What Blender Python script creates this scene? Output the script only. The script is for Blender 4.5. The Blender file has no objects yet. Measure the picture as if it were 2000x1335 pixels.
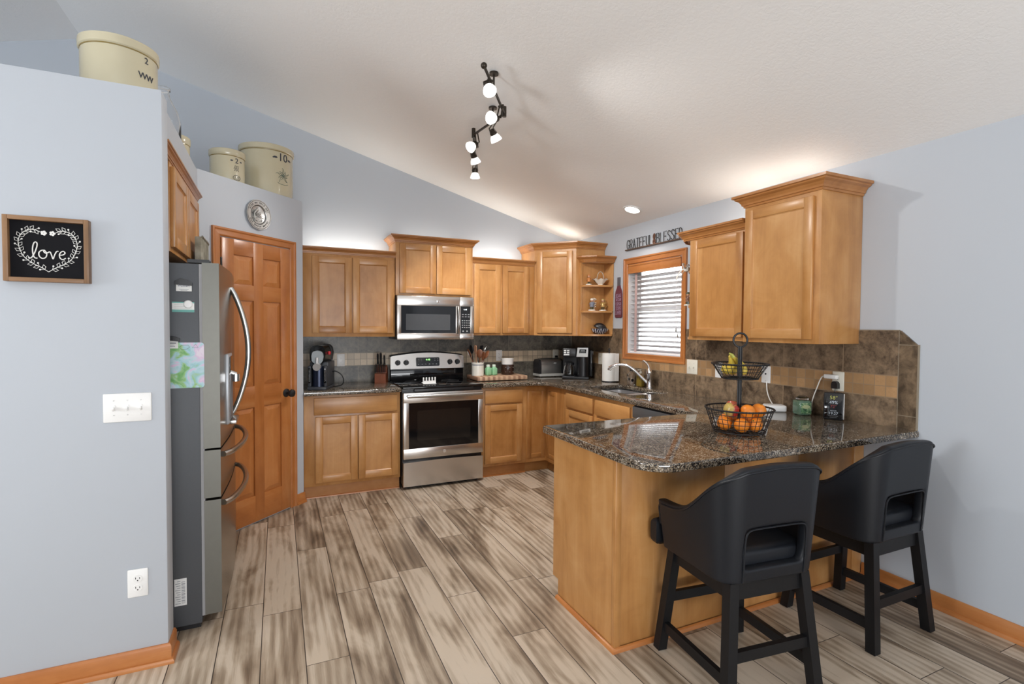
import bpy, bmesh, math, random
from mathutils import Vector, Matrix
PI = math.pi
R = math.radians
D = bpy.data
SC = bpy.context.scene
COL = SC.collection

# ------------------------------------------------------------------ camera
H_EYE = 1.447
F_PX, YAW, PITCH, ROLL = 999.53, 0.42877, 0.028339, -0.006457
def make_camera():
    f = Vector((math.sin(YAW)*math.cos(PITCH), math.cos(YAW)*math.cos(PITCH), -math.sin(PITCH)))
    r = Vector((math.cos(YAW), -math.sin(YAW), 0))
    d = f.cross(r)
    c, s = math.cos(ROLL), math.sin(ROLL)
    r2, d2 = c*r + s*d, -s*r + c*d
    m = Matrix((r2, -d2, -f)).transposed().to_4x4()
    m.translation = (0, 0, H_EYE)
    cd = D.cameras.new('camera'); co = D.objects.new('camera', cd); COL.objects.link(co)
    cd.sensor_width = 36; cd.lens = 36*F_PX/2000; cd.clip_start = .05
    co.matrix_world = m
    SC.camera = co
make_camera()

# ------------------------------------------------------------------ colour management, sky, daylight
SC.view_settings.view_transform = 'Standard'
SC.view_settings.look = 'None'
SC.view_settings.exposure = 0.74
SC.view_settings.gamma = 1
SC.view_settings.use_curve_mapping = False
wd = D.worlds.new('sky'); SC.world = wd; wd.use_nodes = True
wd.node_tree.nodes['Background'].inputs[0].default_value = (.93, .96, 1, 1)
wd.node_tree.nodes['Background'].inputs[1].default_value = 1.7
SC.cycles.max_bounces = 8
SC.cycles.diffuse_bounces = 5
SC.cycles.glossy_bounces = 5
SC.cycles.transmission_bounces = 6
SC.cycles.caustics_reflective = False
SC.cycles.caustics_refractive = False
SC.cycles.sample_clamp_indirect = 6

def area(name, loc, rot, sx, sy, power, color=(1, 1, 1)):
    l = D.lights.new(name, 'AREA'); l.shape = 'RECTANGLE'; l.size = sx; l.size_y = sy; l.energy = power; l.color = color
    o = D.objects.new(name, l); COL.objects.link(o); o.location = loc; o.rotation_euler = rot
    return o
DAY = (.95, .98, 1.0)
# daylight through the windows of the living area behind and left of the camera, plus an added ceiling fill
area('daylight_patio_window', (0.3, -3.45, 1.45), (R(97), 0, 0), 3.4, 1.9, 8, DAY)
area('ceiling_fill_light', (0.3, -3.40, .75), (R(138), 0, 0), 3.4, .9, 72, (.97, .985, 1))  # added fill lamp, tilted up at the rear opening to brighten the ceiling
area('daylight_left_window', (-4.52, 1.2, 1.6), (R(90), 0, R(-90)), 1.1, 1.0, 62, DAY)
area('daylight_sink_window', (3.30, 3.73, 1.62), (R(90), 0, R(90)), .72, .80, 4.5, DAY)

# ------------------------------------------------------------------ mesh helper
class MB:
    def __init__(s): s.v = []; s.f = []; s.m = []; s.mi = 0; s.X = None
    def add(s, vs, fs, mi=None):
        b = len(s.v)
        if s.X is not None: vs = [s.X @ Vector(v) for v in vs]
        s.v += [tuple(v) for v in vs]
        s.f += [tuple(b+i for i in f) for f in fs]
        s.m += [s.mi if mi is None else mi]*len(fs)
        return s
    def box(s, x0, x1, y0, y1, z0, z1, bev=0, seg=2):
        if x0 > x1: x0, x1 = x1, x0
        if y0 > y1: y0, y1 = y1, y0
        if z0 > z1: z0, z1 = z1, z0
        vs = [(x0,y0,z0),(x1,y0,z0),(x1,y1,z0),(x0,y1,z0),(x0,y0,z1),(x1,y0,z1),(x1,y1,z1),(x0,y1,z1)]
        fs = [(3,2,1,0),(4,5,6,7),(0,1,5,4),(1,2,6,5),(2,3,7,6),(3,0,4,7)]
        if bev:
            bm = bmesh.new()
            bv = [bm.verts.new(v) for v in vs]
            for f in fs: bm.faces.new([bv[i] for i in f])
            bmesh.ops.bevel(bm, geom=bm.edges[:], offset=bev, segments=seg, profile=.5, affect='EDGES')
            s.bm(bm)
        else: s.add(vs, fs)
        return s
    def bm(s, bm):
        bm.verts.index_update()
        s.add([v.co.copy() for v in bm.verts], [[v.index for v in f.verts] for f in bm.faces]); bm.free()
        return s
    def ring(s, c, n, r, k, ph=0):
        n = Vector(n).normalized(); a = n.orthogonal().normalized() if abs(n.z) < .999 else Vector((1,0,0)); b = n.cross(a)
        return [Vector(c)+r*(math.cos(ph+2*PI*i/k)*a+math.sin(ph+2*PI*i/k)*b) for i in range(k)]
    def cyl(s, p0, p1, r0, r1=None, n=20, caps=True):
        p0, p1 = Vector(p0), Vector(p1); r1 = r0 if r1 is None else r1
        d = p1-p0
        vs = s.ring(p0, d, r0, n)+s.ring(p1, d, r1, n)
        fs = [(i, (i+1)%n, n+(i+1)%n, n+i) for i in range(n)]
        if caps: fs += [tuple(range(n-1,-1,-1)), tuple(range(n,2*n))]
        return s.add(vs, fs)
    def tube(s, pts, r, n=8, closed=False, flat=None):
        pts = [Vector(p) for p in pts]; m = len(pts)
        rr = r if isinstance(r, (list, tuple)) else [r]*m
        vs = []; a = None
        for i, p in enumerate(pts):
            if closed: t = pts[(i+1)%m]-pts[i-1]
            else: t = pts[min(i+1,m-1)]-pts[max(i-1,0)]
            t = t.normalized() if t.length > 1e-9 else Vector((0,0,1))
            if a is None: a = t.orthogonal().normalized()
            a = (a-t*a.dot(t)); a = a.normalized() if a.length > 1e-6 else t.orthogonal().normalized()
            b = t.cross(a)
            fa = flat or 1
            vs += [p+rr[i]*(math.cos(2*PI*k/n)*a+fa*math.sin(2*PI*k/n)*b) for k in range(n)]
        fs = []
        for i in range(m if closed else m-1):
            j = (i+1)%m
            for k in range(n):
                fs.append((i*n+k, i*n+(k+1)%n, j*n+(k+1)%n, j*n+k))
        if not closed: fs += [tuple(range(n-1,-1,-1)), tuple(range((m-1)*n, m*n))]
        return s.add(vs, fs)
    def bar(s, p0, p1, w, h, up=(0,0,1)):      # rectangular bar between two points
        p0, p1 = Vector(p0), Vector(p1); t = (p1-p0).normalized(); u = Vector(up)
        a = t.cross(u).normalized(); b = a.cross(t)
        vs = [p+sa*w/2*a+sb*h/2*b for p in (p0, p1) for sa, sb in ((-1,-1),(1,-1),(1,1),(-1,1))]
        return s.add(vs, [(3,2,1,0),(4,5,6,7),(0,1,5,4),(1,2,6,5),(2,3,7,6),(3,0,4,7)])
    def lathe(s, prof, n=32, c=(0,0,0), sx=1, sy=1, caps=True):
        vs = []; c = Vector(c); m = len(prof)
        for r, z in prof:
            vs += [c+Vector((sx*r*math.cos(2*PI*k/n), sy*r*math.sin(2*PI*k/n), z)) for k in range(n)]
        fs = [(i*n+k, i*n+(k+1)%n, (i+1)*n+(k+1)%n, (i+1)*n+k) for i in range(m-1) for k in range(n)]
        if caps and prof[0][0] > 1e-6: fs.append(tuple(range(n-1,-1,-1)))
        if caps and prof[-1][0] > 1e-6: fs.append(tuple(range((m-1)*n, m*n)))
        return s.add(vs, fs)
    def prism(s, poly, d0, d1, ax='z'):
        def P(a, b, d): return {'z': (a,b,d), 'y': (a,d,b), 'x': (d,a,b)}[ax]
        n = len(poly)
        vs = [P(a,b,d0) for a,b in poly]+[P(a,b,d1) for a,b in poly]
        return s.add(vs, [tuple(range(n-1,-1,-1)), tuple(range(n,2*n))]+[(i,(i+1)%n,n+(i+1)%n,n+i) for i in range(n)])
    def ball(s, c, r, sc=(1,1,1), n=20, m=12):
        vs = [(c[0]+r*sc[0]*math.sin(PI*j/m)*math.cos(2*PI*k/n), c[1]+r*sc[1]*math.sin(PI*j/m)*math.sin(2*PI*k/n), c[2]-r*sc[2]*math.cos(PI*j/m)) for j in range(1,m) for k in range(n)]
        vs += [(c[0],c[1],c[2]-r*sc[2]), (c[0],c[1],c[2]+r*sc[2])]
        fs = [(j*n+k, j*n+(k+1)%n, (j+1)*n+(k+1)%n, (j+1)*n+k) for j in range(m-2) for k in range(n)]
        B = (m-1)*n
        fs += [(B, (k+1)%n, k) for k in range(n)]+[(B+1, (m-2)*n+k, (m-2)*n+(k+1)%n) for k in range(n)]
        return s.add(vs, fs)
    def sweep(s, path, prof, z):              # moulding: profile (out, up) along an open 2-D path, mitred
        P = [Vector(p) for p in path]; N = []
        for i in range(len(P)-1):
            d = (P[i+1]-P[i]).normalized(); N.append(Vector((d.y, -d.x)))
        vs = []; k = len(prof)
        for i, p in enumerate(P):
            a = N[max(i-1,0)]; b = N[min(i,len(N)-1)]
            o = (a+b)/(1+a.dot(b))
            vs += [(p.x+o.x*u, p.y+o.y*u, z+h) for u, h in prof]
        fs = [(i*k+j, i*k+(j+1)%k, (i+1)*k+(j+1)%k, (i+1)*k+j) for i in range(len(P)-1) for j in range(k)]
        fs += [tuple(range(k)), tuple(range((len(P)-1)*k+k-1, (len(P)-1)*k-1, -1))]
        return s.add(vs, fs)
    def build(s, name, mats, parent=None, smooth=True, ang=35, loc=None, **props):
        me = D.meshes.new(name); me.from_pydata(s.v, [], s.f)
        for m in (mats if isinstance(mats, (list, tuple)) else [mats]): me.materials.append(m)
        me.polygons.foreach_set('material_index', s.m)
        bm = bmesh.new(); bm.from_mesh(me); bmesh.ops.recalc_face_normals(bm, faces=bm.faces[:]); bm.to_mesh(me); bm.free()
        if smooth:
            me.polygons.foreach_set('use_smooth', [True]*len(me.polygons)); me.set_sharp_from_angle(angle=R(ang))
        me.update()
        o = D.objects.new(name, me); COL.objects.link(o)
        if parent is not None: o.parent = parent
        if loc is not None: o.location = loc
        for k, v in props.items(): o[k] = v
        return o

def thing(name, label, cat, loc=(0,0,0), rz=0, group=None, rot=None):
    o = D.objects.new(name, None); COL.objects.link(o); o.empty_display_size = .1
    o.location = loc; o.rotation_euler = rot or (0, 0, rz)
    o['label'] = label; o['category'] = cat
    if group: o['group'] = group
    return o
def tag(o, label, cat, group=None):
    o['label'] = label; o['category'] = cat
    if group: o['group'] = group
    return o
def copy_tree(o, parent=None):
    c = o.copy(); COL.objects.link(c)
    if parent is not None: c.parent = parent
    for ch in list(o.children): copy_tree(ch, c)
    return c
def struct(m, name, mats, **k):
    o = m.build(name, mats, **k); o['kind'] = 'structure'; return o
def box(*a, **k): return MB().box(*a, **k)
def text(name, s, size, M, mat, parent=None, extrude=.0008, spacing=1.0, align='CENTER'):
    cu = D.curves.new(name, 'FONT'); cu.body = s; cu.size = size; cu.extrude = extrude; cu.align_x = align; cu.align_y = 'CENTER'; cu.space_character = spacing; cu.resolution_u = 3
    t = D.objects.new(name, cu); COL.objects.link(t)
    bpy.context.view_layer.update()
    me = D.meshes.new_from_object(t.evaluated_get(bpy.context.evaluated_depsgraph_get()))
    D.objects.remove(t); D.curves.remove(cu)
    me.name = name; me.transform(M); me.materials.clear(); me.materials.append(mat)
    o = D.objects.new(name, me); COL.objects.link(o)
    if parent is not None: o.parent = parent
    return o
def FM(x, y, z):       # text lying on a local front (facing -y), upright
    return Matrix.Translation((x, y, z)) @ Matrix.Rotation(R(90), 4, 'X')
def arc(cx, cy, r, a0, a1, n):
    return [(cx+r*math.cos(R(a0+(a1-a0)*i/n)), cy+r*math.sin(R(a0+(a1-a0)*i/n))) for i in range(n+1)]

# ------------------------------------------------------------------ materials
class NT:
    def __init__(s, name):
        s.mat = D.materials.new(name); s.mat.use_nodes = True; s.t = s.mat.node_tree; s.p = s.t.nodes['Principled BSDF']
    def n(s, typ, **k):
        o = s.t.nodes.new(typ)
        for a, b in k.items(): setattr(o, a, b)
        return o
    def put(s, sock, v):
        if hasattr(v, 'is_output') or isinstance(v, bpy.types.NodeSocket): s.t.links.new(v, sock)
        elif v is not None: sock.default_value = v
    def math(s, op, a, b=None, c=None, clamp=False):
        o = s.n('ShaderNodeMath', operation=op, use_clamp=clamp)
        s.put(o.inputs[0], a)
        if b is not None: s.put(o.inputs[1], b)
        if c is not None: s.put(o.inputs[2], c)
        return o.outputs[0]
    def mix(s, f, a, b, mode='MIX'):
        o = s.n('ShaderNodeMix', data_type='RGBA', blend_type=mode)
        s.put(o.inputs[0], f); s.put(o.inputs[6], a if not isinstance(a, tuple) else (*a[:3],1)); s.put(o.inputs[7], b if not isinstance(b, tuple) else (*b[:3],1))
        return o.outputs[2]
    def ramp(s, f, stops, interp='LINEAR'):
        o = s.n('ShaderNodeValToRGB'); cr = o.color_ramp; cr.interpolation = interp
        while len(cr.elements) < len(stops): cr.elements.new(.5)
        for e, (p, c) in zip(cr.elements, stops): e.position = p; e.color = (*c, 1) if len(c) == 3 else c
        s.put(o.inputs[0], f); return o.outputs[0]
    def coord(s, kind='Object'): return s.n('ShaderNodeTexCoord').outputs[kind]
    def map(s, v, sc=(1,1,1), loc=(0,0,0)):
        o = s.n('ShaderNodeMapping'); s.put(o.inputs[0], v); o.inputs['Scale'].default_value = sc; s.put(o.inputs['Location'], loc); return o.outputs[0]
    def noise(s, v, scale=5, detail=4, rough=.5, dist=0, out='Fac'):
        o = s.n('ShaderNodeTexNoise'); s.put(o.inputs['Vector'], v); o.inputs['Scale'].default_value = scale; o.inputs['Detail'].default_value = detail
        o.inputs['Roughness'].default_value = rough; o.inputs['Distortion'].default_value = dist; return o.outputs[out]
    def sep(s, v):
        o = s.n('ShaderNodeSeparateXYZ'); s.put(o.inputs[0], v); return o.outputs
    def comb(s, x, y, z):
        o = s.n('ShaderNodeCombineXYZ')
        for i, q in enumerate((x, y, z)): s.put(o.inputs[i], q)
        return o.outputs[0]
    def white(s, v, out='Value'):
        o = s.n('ShaderNodeTexWhiteNoise', noise_dimensions='3D'); s.put(o.inputs['Vector'], v); return o.outputs[out]
    def bump(s, h, strength=.2, dist=.01):
        o = s.n('ShaderNodeBump'); o.inputs['Strength'].default_value = strength; o.inputs['Distance'].default_value = dist; s.put(o.inputs['Height'], h)
        s.t.links.new(o.outputs[0], s.p.inputs['Normal'])
    def fin(s, col=None, rough=None, metal=None, **k):
        if col is not None: s.put(s.p.inputs['Base Color'], col if not isinstance(col, tuple) else (*col[:3],1))
        if rough is not None: s.put(s.p.inputs['Roughness'], rough)
        if metal is not None: s.put(s.p.inputs['Metallic'], metal)
        for a, b in k.items(): s.put(s.p.inputs[a.replace('_', ' ')], b)
        return s.mat
def plain(name, col, rough=.5, metal=0, var=.06, scale=30, bump=0, **k):
    t = NT(name)
    n = t.noise(t.coord(), scale, 3)
    c = t.mix(n, tuple(max(0, x*(1-var)) for x in col), tuple(min(1, x*(1+var)) for x in col))
    if bump: t.bump(t.noise(t.coord(), scale*4, 3), bump, .002)
    return t.fin(c, rough, metal, **k)
def emit(name, col, st):
    t = NT(name); t.p.inputs['Emission Color'].default_value = (*col, 1); t.p.inputs['Emission Strength'].default_value = st
    return t.fin(col, .4)
def wood(name, axis, lo, mid, hi, rough=.33, rs=1.0, tone=.22):
    t = NT(name)
    oi = t.n('ShaderNodeObjectInfo').outputs['Random']
    off = t.comb(t.math('MULTIPLY', oi, 37.1), t.math('MULTIPLY', oi, 19.7), t.math('MULTIPLY', oi, 53.3))
    sc = [6*rs, 6*rs, 6*rs]; sc[axis] = 1.1*rs
    v = t.map(t.coord(), tuple(sc), off)
    a = t.noise(v, 1.0, 5, .55, 1.1)
    sc2 = [110, 110, 110]; sc2[axis] = 3.2
    b = t.noise(t.map(t.coord(), tuple(sc2), off), 1.0, 3, .6)
    c = t.noise(t.map(t.coord(), (5, 5, 5), off), 1, 4, .6, .8)
    f = t.math('ADD', t.math('MULTIPLY', a, .55), t.math('MULTIPLY', b, .11)); f = t.math('ADD', f, t.math('MULTIPLY', c, .36))
    col = t.ramp(f, [(.33, lo), (.52, mid), (.70, hi)])
    col = t.mix(tone, col, t.ramp(oi, [(0, lo), (.5, mid), (1, hi)]))
    t.bump(b, .04, .002)
    return t.fin(col, rough, Coat_Weight=.15, Coat_Roughness=.2)
CL, CM, CH = (.31,.125,.030), (.49,.235,.074), (.62,.35,.145)
WZ = wood('maple_upright', 2, CL, CM, CH); WX = wood('maple_crosswise', 0, CL, CM, CH); WY = wood('maple_lengthwise', 1, CL, CM, CH)
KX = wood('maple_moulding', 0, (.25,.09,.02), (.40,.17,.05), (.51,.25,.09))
TL, TM, TH = (.31,.10,.024), (.45,.165,.045), (.55,.245,.085)
TZ = wood('red_oak_upright', 2, TL, TM, TH); TX = wood('red_oak_crosswise', 0, TL, TM, TH); TY = wood('red_oak_lengthwise', 1, TL, TM, TH)
BZ = wood('brown_pine', 0, (.13,.065,.028), (.24,.125,.055), (.33,.19,.09), .55)

def wall_paint():
    t = NT('pale_blue_grey_paint')
    n = t.noise(t.coord(), 260, 2); t.bump(n, .05, .002)
    return t.fin(t.mix(t.noise(t.coord(), 1.2, 2), (.468,.505,.556), (.488,.525,.576)), .6)
PAINT = wall_paint()
def ceil_paint():
    t = NT('white_textured_ceiling')
    v = t.coord(); n = t.noise(v, 42, 4, .6, .8); m = t.ramp(n, [(.42, (0,0,0)), (.58, (1,1,1))])
    t.bump(m, .11, .004)
    return t.fin(t.mix(n, (.865,.865,.86), (.895,.895,.89)), .8)
CEIL = ceil_paint()
def floor_mat():
    t = NT('weathered_plank_floor')
    x, y, z = t.sep(t.coord())
    W, L = .178, 1.22
    u = t.math('DIVIDE', t.math('ADD', x, .433), W); row = t.math('FLOOR', u); fx = t.math('FRACT', u)
    ro = t.white(t.comb(row, 3.7, 1.3))
    w = t.math('ADD', t.math('DIVIDE', y, L), t.math('MULTIPLY', ro, 7.0)); cell = t.math('FLOOR', w); fy = t.math('FRACT', w)
    idc = t.white(t.comb(row, cell, 9.1), 'Color'); i0, i1, i2 = t.sep(idc)
    X = t.math('ADD', x, t.math('MULTIPLY', i1, 31)); Y = t.math('ADD', y, t.math('MULTIPLY', i2, 17))
    # broad dark heart bands and cathedral figure
    band = t.noise(t.comb(t.math('MULTIPLY', X, 6), t.math('MULTIPLY', Y, 1.5), i0), 1, 4, .5, .9)
    fig = t.n('ShaderNodeTexWave', wave_type='BANDS', bands_direction='X'); t.put(fig.inputs['Vector'], t.comb(t.math('MULTIPLY', X, 10), t.math('MULTIPLY', Y, 1.9), i0))
    fig.inputs['Scale'].default_value = .8; fig.inputs['Distortion'].default_value = 7.5; fig.inputs['Detail'].default_value = 3; fig.inputs['Detail Scale'].default_value = .55
    fine = t.noise(t.comb(t.math('MULTIPLY', X, 190), t.math('MULTIPLY', Y, 7), i0), 1, 3, .65)
    f = t.math('ADD', t.math('MULTIPLY', band, .86), t.math('MULTIPLY', fig.outputs['Fac'], .09))
    f = t.math('ADD', f, t.math('MULTIPLY', fine, .17)); f = t.math('ADD', f, t.math('MULTIPLY', t.math('SUBTRACT', i0, .5), .12))
    col = t.ramp(f, [(.31, (.080,.057,.039)), (.43, (.20,.150,.105)), (.54, (.36,.293,.220)), (.66, (.55,.475,.385))])
    col = t.mix(t.math('MULTIPLY', t.noise(t.comb(X, Y, i1), 2.2, 2), .35), col, t.mix(1, col, (.95,.78,.60), 'MULTIPLY'))
    gx = t.math('MINIMUM', fx, t.math('SUBTRACT', 1, fx)); gy = t.math('MINIMUM', fy, t.math('SUBTRACT', 1, fy))
    sx = t.math('GREATER_THAN', gx, .011); sy = t.math('GREATER_THAN', gy, .0013)
    seam = t.math('MULTIPLY', sx, sy)
    col = t.mix(seam, (.045,.035,.028), col)
    t.bump(t.math('ADD', t.math('MULTIPLY', seam, .6), t.math('MULTIPLY', fine, .35)), .25, .003)
    return t.fin(col, t.math('ADD', .36, t.math('MULTIPLY', fine, .16)))
FLOOR = floor_mat()
def granite():
    t = NT('speckled_brown_granite')
    v = t.coord()
    vo = t.n('ShaderNodeTexVoronoi'); t.put(vo.inputs['Vector'], v); vo.inputs['Scale'].default_value = 220; vo.inputs['Randomness'].default_value = 1
    a = t.sep(vo.outputs['Color'])[0]
    n = t.noise(v, 60, 4, .6); big = t.noise(v, 9, 3)
    f = t.math('ADD', t.math('MULTIPLY', a, .55), t.math('MULTIPLY', n, .42)); f = t.math('ADD', f, t.math('MULTIPLY', t.math('SUBTRACT', big, .5), .25))
    col = t.ramp(f, [(.25, (.008,.008,.009)), (.37, (.032,.025,.020)), (.48, (.11,.080,.054)), (.62, (.20,.155,.108)), (.78, (.40,.36,.30))])
    return t.fin(col, .05, Specular_IOR_Level=.8)
GRAN = granite()
def tile(name, axis, off, dark, lite, mos):
    t = NT(name)
    s = t.sep(t.coord()); u = s[axis]; z = s[2]
    fu = t.math('DIVIDE', t.math('SUBTRACT', u, off), .4); cu = t.math('FLOOR', fu); fr = t.math('FRACT', fu)
    g1 = t.math('LESS_THAN', t.math('MINIMUM', fr, t.math('SUBTRACT', 1, fr)), .0065)
    inm = t.math('MULTIPLY', t.math('GREATER_THAN', z, 1.070), t.math('LESS_THAN', z, 1.191))
    mu = t.math('DIVIDE', t.math('SUBTRACT', u, off), .0605); mz = t.math('DIVIDE', t.math('SUBTRACT', z, 1.070), .0605)
    fm = t.math('FRACT', mu); fz = t.math('FRACT', mz)
    g2 = t.math('LESS_THAN', t.math('MINIMUM', t.math('MINIMUM', fm, t.math('SUBTRACT', 1, fm)), t.math('MINIMUM', fz, t.math('SUBTRACT', 1, fz))), .035)
    edge = t.math('LESS_THAN', t.math('MINIMUM', t.math('ABSOLUTE', t.math('SUBTRACT', z, 1.069)), t.math('ABSOLUTE', t.math('SUBTRACT', z, 1.192))), .0025)
    cid = t.white(t.comb(cu, t.math('GREATER_THAN', z, 1.1), 5.5)); mid = t.white(t.comb(t.math('FLOOR', mu), t.math('FLOOR', mz), 2.2))
    v = t.coord()
    n = t.noise(v, 11, 6, .65, .6); n2 = t.noise(v, 60, 3, .7)
    f = t.math('ADD', t.math('ADD', t.math('MULTIPLY', n, .75), t.math('MULTIPLY', n2, .28)), t.math('MULTIPLY', t.math('SUBTRACT', cid, .5), .12))
    big = t.ramp(f, [(.38, dark), (.52, tuple((a+b)/2 for a, b in zip(dark, lite))), (.66, lite)])
    ms = t.mix(mid, tuple(q*.72 for q in mos), tuple(min(1, q*1.25) for q in mos)); ms = t.mix(t.math('MULTIPLY', n2, .5), ms, tuple(q*.55 for q in mos))
    col = t.mix(inm, big, ms)
    gr = t.math('MAXIMUM', t.mix(inm, t.comb(g1,g1,g1), t.comb(g2,g2,g2)), edge)
    gr = t.math('MAXIMUM', t.math('ADD', t.math('MULTIPLY', inm, g2), t.math('MULTIPLY', t.math('SUBTRACT', 1, inm), g1)), edge)
    col = t.mix(gr, col, tuple(q*1.1 for q in lite))
    t.bump(t.math('SUBTRACT', 1, gr), .3, .003)
    return t.fin(col, .34)
TILE_B = tile('slate_grey_tile', 0, .304, (.045,.042,.037), (.20,.175,.135), (.62,.50,.36))
TILE_R = tile('mottled_brown_tile', 1, 1.98, (.050,.033,.021), (.27,.19,.12), (.42,.25,.12))

WHITE = plain('white_plastic', (.80,.80,.79), .35, var=.02)
ALMOND = plain('almond_plastic', (.72,.69,.60), .35, var=.02)
BLACK = plain('black_plastic', (.012,.012,.014), .35)
BLACKG = plain('black_glass', (.006,.006,.007), .06, Specular_IOR_Level=.5)
IRON = plain('black_iron', (.012,.012,.013), .45, .2)
BRONZE = plain('dark_bronze', (.045,.036,.028), .38, .7)
CHROME = plain('chrome', (.82,.83,.85), .08, 1, var=.01)
def steel(name, col, rough, axis=0):
    t = NT(name); sc = [500,500,500]; sc[axis] = 6
    b = t.noise(t.map(t.coord(), tuple(sc)), 1, 2)
    return t.fin(t.mix(b, tuple(q*.93 for q in col), col), t.math('ADD', rough-.03, t.math('MULTIPLY', b, .06)), .95)
STEEL = steel('brushed_stainless', (.62,.59,.56), .24)
FSTEEL = steel('fridge_stainless', (.30,.29,.265), .24, 2)
FGREY = plain('dark_grey_enamel', (.072,.078,.088), .5, .1, bump=.15, scale=120)
PEWTER = plain('pewter', (.50,.50,.49), .35, .85, var=.15)
PEWTER_D = plain('tarnished_pewter', (.10,.10,.10), .5, .6)
def stoneware(name, a, b):
    t = NT(name); n = t.noise(t.coord(), 4, 4, .6)
    return t.fin(t.mix(n, a, b), .22, Coat_Weight=.4)
CREAM = stoneware('cream_stoneware', (.48,.43,.29), (.58,.535,.39)); GLAZE = plain('brown_glaze_line', (.22,.16,.05), .25)
INK = plain('dark_ink', (.03,.035,.05), .6); INKG = plain('green_ink', (.13,.18,.15), .6)
LEATHER = plain('black_leather', (.0075,.009,.0125), .42, bump=.12, scale=160, Specular_IOR_Level=.32)
LWOOD = plain('black_stained_wood', (.006,.006,.007), .5, Specular_IOR_Level=.3, bump=.1, scale=90)
def glass(name, col=(1,1,1), rough=0.02, ior=1.45):
    t = NT(name); return t.fin(col, rough, Transmission_Weight=1.0, IOR=ior)
GLASS = glass('clear_glass')
PAPER = plain('paper_white', (.82,.82,.80), .85, var=.03, bump=.2, scale=60)
RED = plain('red_plastic', (.55,.02,.03), .4)

# ------------------------------------------------------------------ the room
XR, YB, CZ = 3.12, 5.14, .907
def zc(x): return 2.44+.279*(3.12-x) if x > -1.39 else 3.698+.279*(x+1.39)
struct(box(-4.8, 3.4, -3.7, 5.4, -.1, 0), 'floor', FLOOR)
m = MB()
m.prism([(3.4, zc(3.4)), (3.4, zc(3.4)+.1), (-1.39, 3.80), (-4.8, zc(-4.8)+.1), (-4.8, zc(-4.8)), (-1.39, 3.698)], -3.7, 5.4, 'y')
struct(m, 'ceiling', CEIL, ang=5)
m = MB(); m.prism([(-4.75, 0), (3.3, 0), (3.3, zc(3.3)), (-1.39, 3.698), (-4.75, zc(-4.75))], YB, YB+.15, 'y')
struct(m, 'wall_back', PAINT)
m = MB(); W0, W1, WZ0, WZ1 = 3.365, 4.095, 1.205, 2.065
m.box(XR, XR+.15, -3.6, W0, 0, 2.46).box(XR, XR+.15, W1, YB, 0, 2.46).box(XR, XR+.15, W0, W1, 0, WZ0).box(XR, XR+.15, W0, W1, WZ1, 2.46)
struct(m, 'wall_right', PAINT)
m = MB(); m.box(-4.75, -4.6, -3.6, -.3, 0, 2.9).box(-4.75, -4.6, 2.1, YB, 0, 2.9).box(-4.75, -4.6, -.3, 2.1, 0, .7).box(-4.75, -4.6, -.3, 2.1, 2.3, 2.9)
struct(m, 'wall_left', PAINT)
m = MB(); m.box(-4.75, -1.45, -3.65, -3.5, 0, 3.7).box(2.05, 3.3, -3.65, -3.5, 0, 2.75).box(-1.45, 2.05, -3.65, -3.5, 0, .25).box(-1.45, 2.05, -3.65, -3.5, 2.45, 2.74)
m.prism([(-1.45, 2.74), (2.05, 2.74), (-1.39, 3.7), (-1.45, 3.7)], -3.65, -3.5, 'y')
struct(m, 'wall_rear', PAINT)
# partition beside the fridge, the boxed-in shelf above it and the angled pantry
FX, PX = -.437, -.467
struct(box(-3.0, FX, 2.58, 2.70, 0, 2.428, .004), 'wall_partition', PAINT)
m = MB(); m.box(-1.5, PX, 2.70, 3.863, 2.24, 2.442).box(-1.5, -1.25, 2.70, 3.863, 0, 2.24).box(-1.25, PX, 3.80, 3.863, 1.8, 2.24)
struct(m, 'wall_fridge_alcove', PAINT)
m = MB(); m.prism([(PX, 3.863), (.185, 4.515), (.185, YB), (-3.0, YB), (-3.0, 3.863)], 0, 2.455)
struct(m, 'wall_pantry', PAINT)
# baseboards: board with a quarter-round shoe
BP = [(0,0), (.024,0), (.024,.010), (.019,.019), (.012,.022), (.012,.072), (.006,.083), (0,.083)]
def bb(name, path, mat): struct(MB().sweep(path, BP, 0), name, mat)
bb('baseboard_right', [(XR, 1.845), (XR, -3.5)], TY)
bb('baseboard_partition', [(-3.0, 2.58), (FX, 2.58), (FX, 2.70)], TX)
DG = R(45)
def dg(x, y=0): c = math.cos(DG); return (PX+x*c-y*c, 3.863+x*c+y*c)
bb('baseboard_pantry', [dg(.834), (.185, 4.515), (.185, 4.55)], TX)

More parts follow.
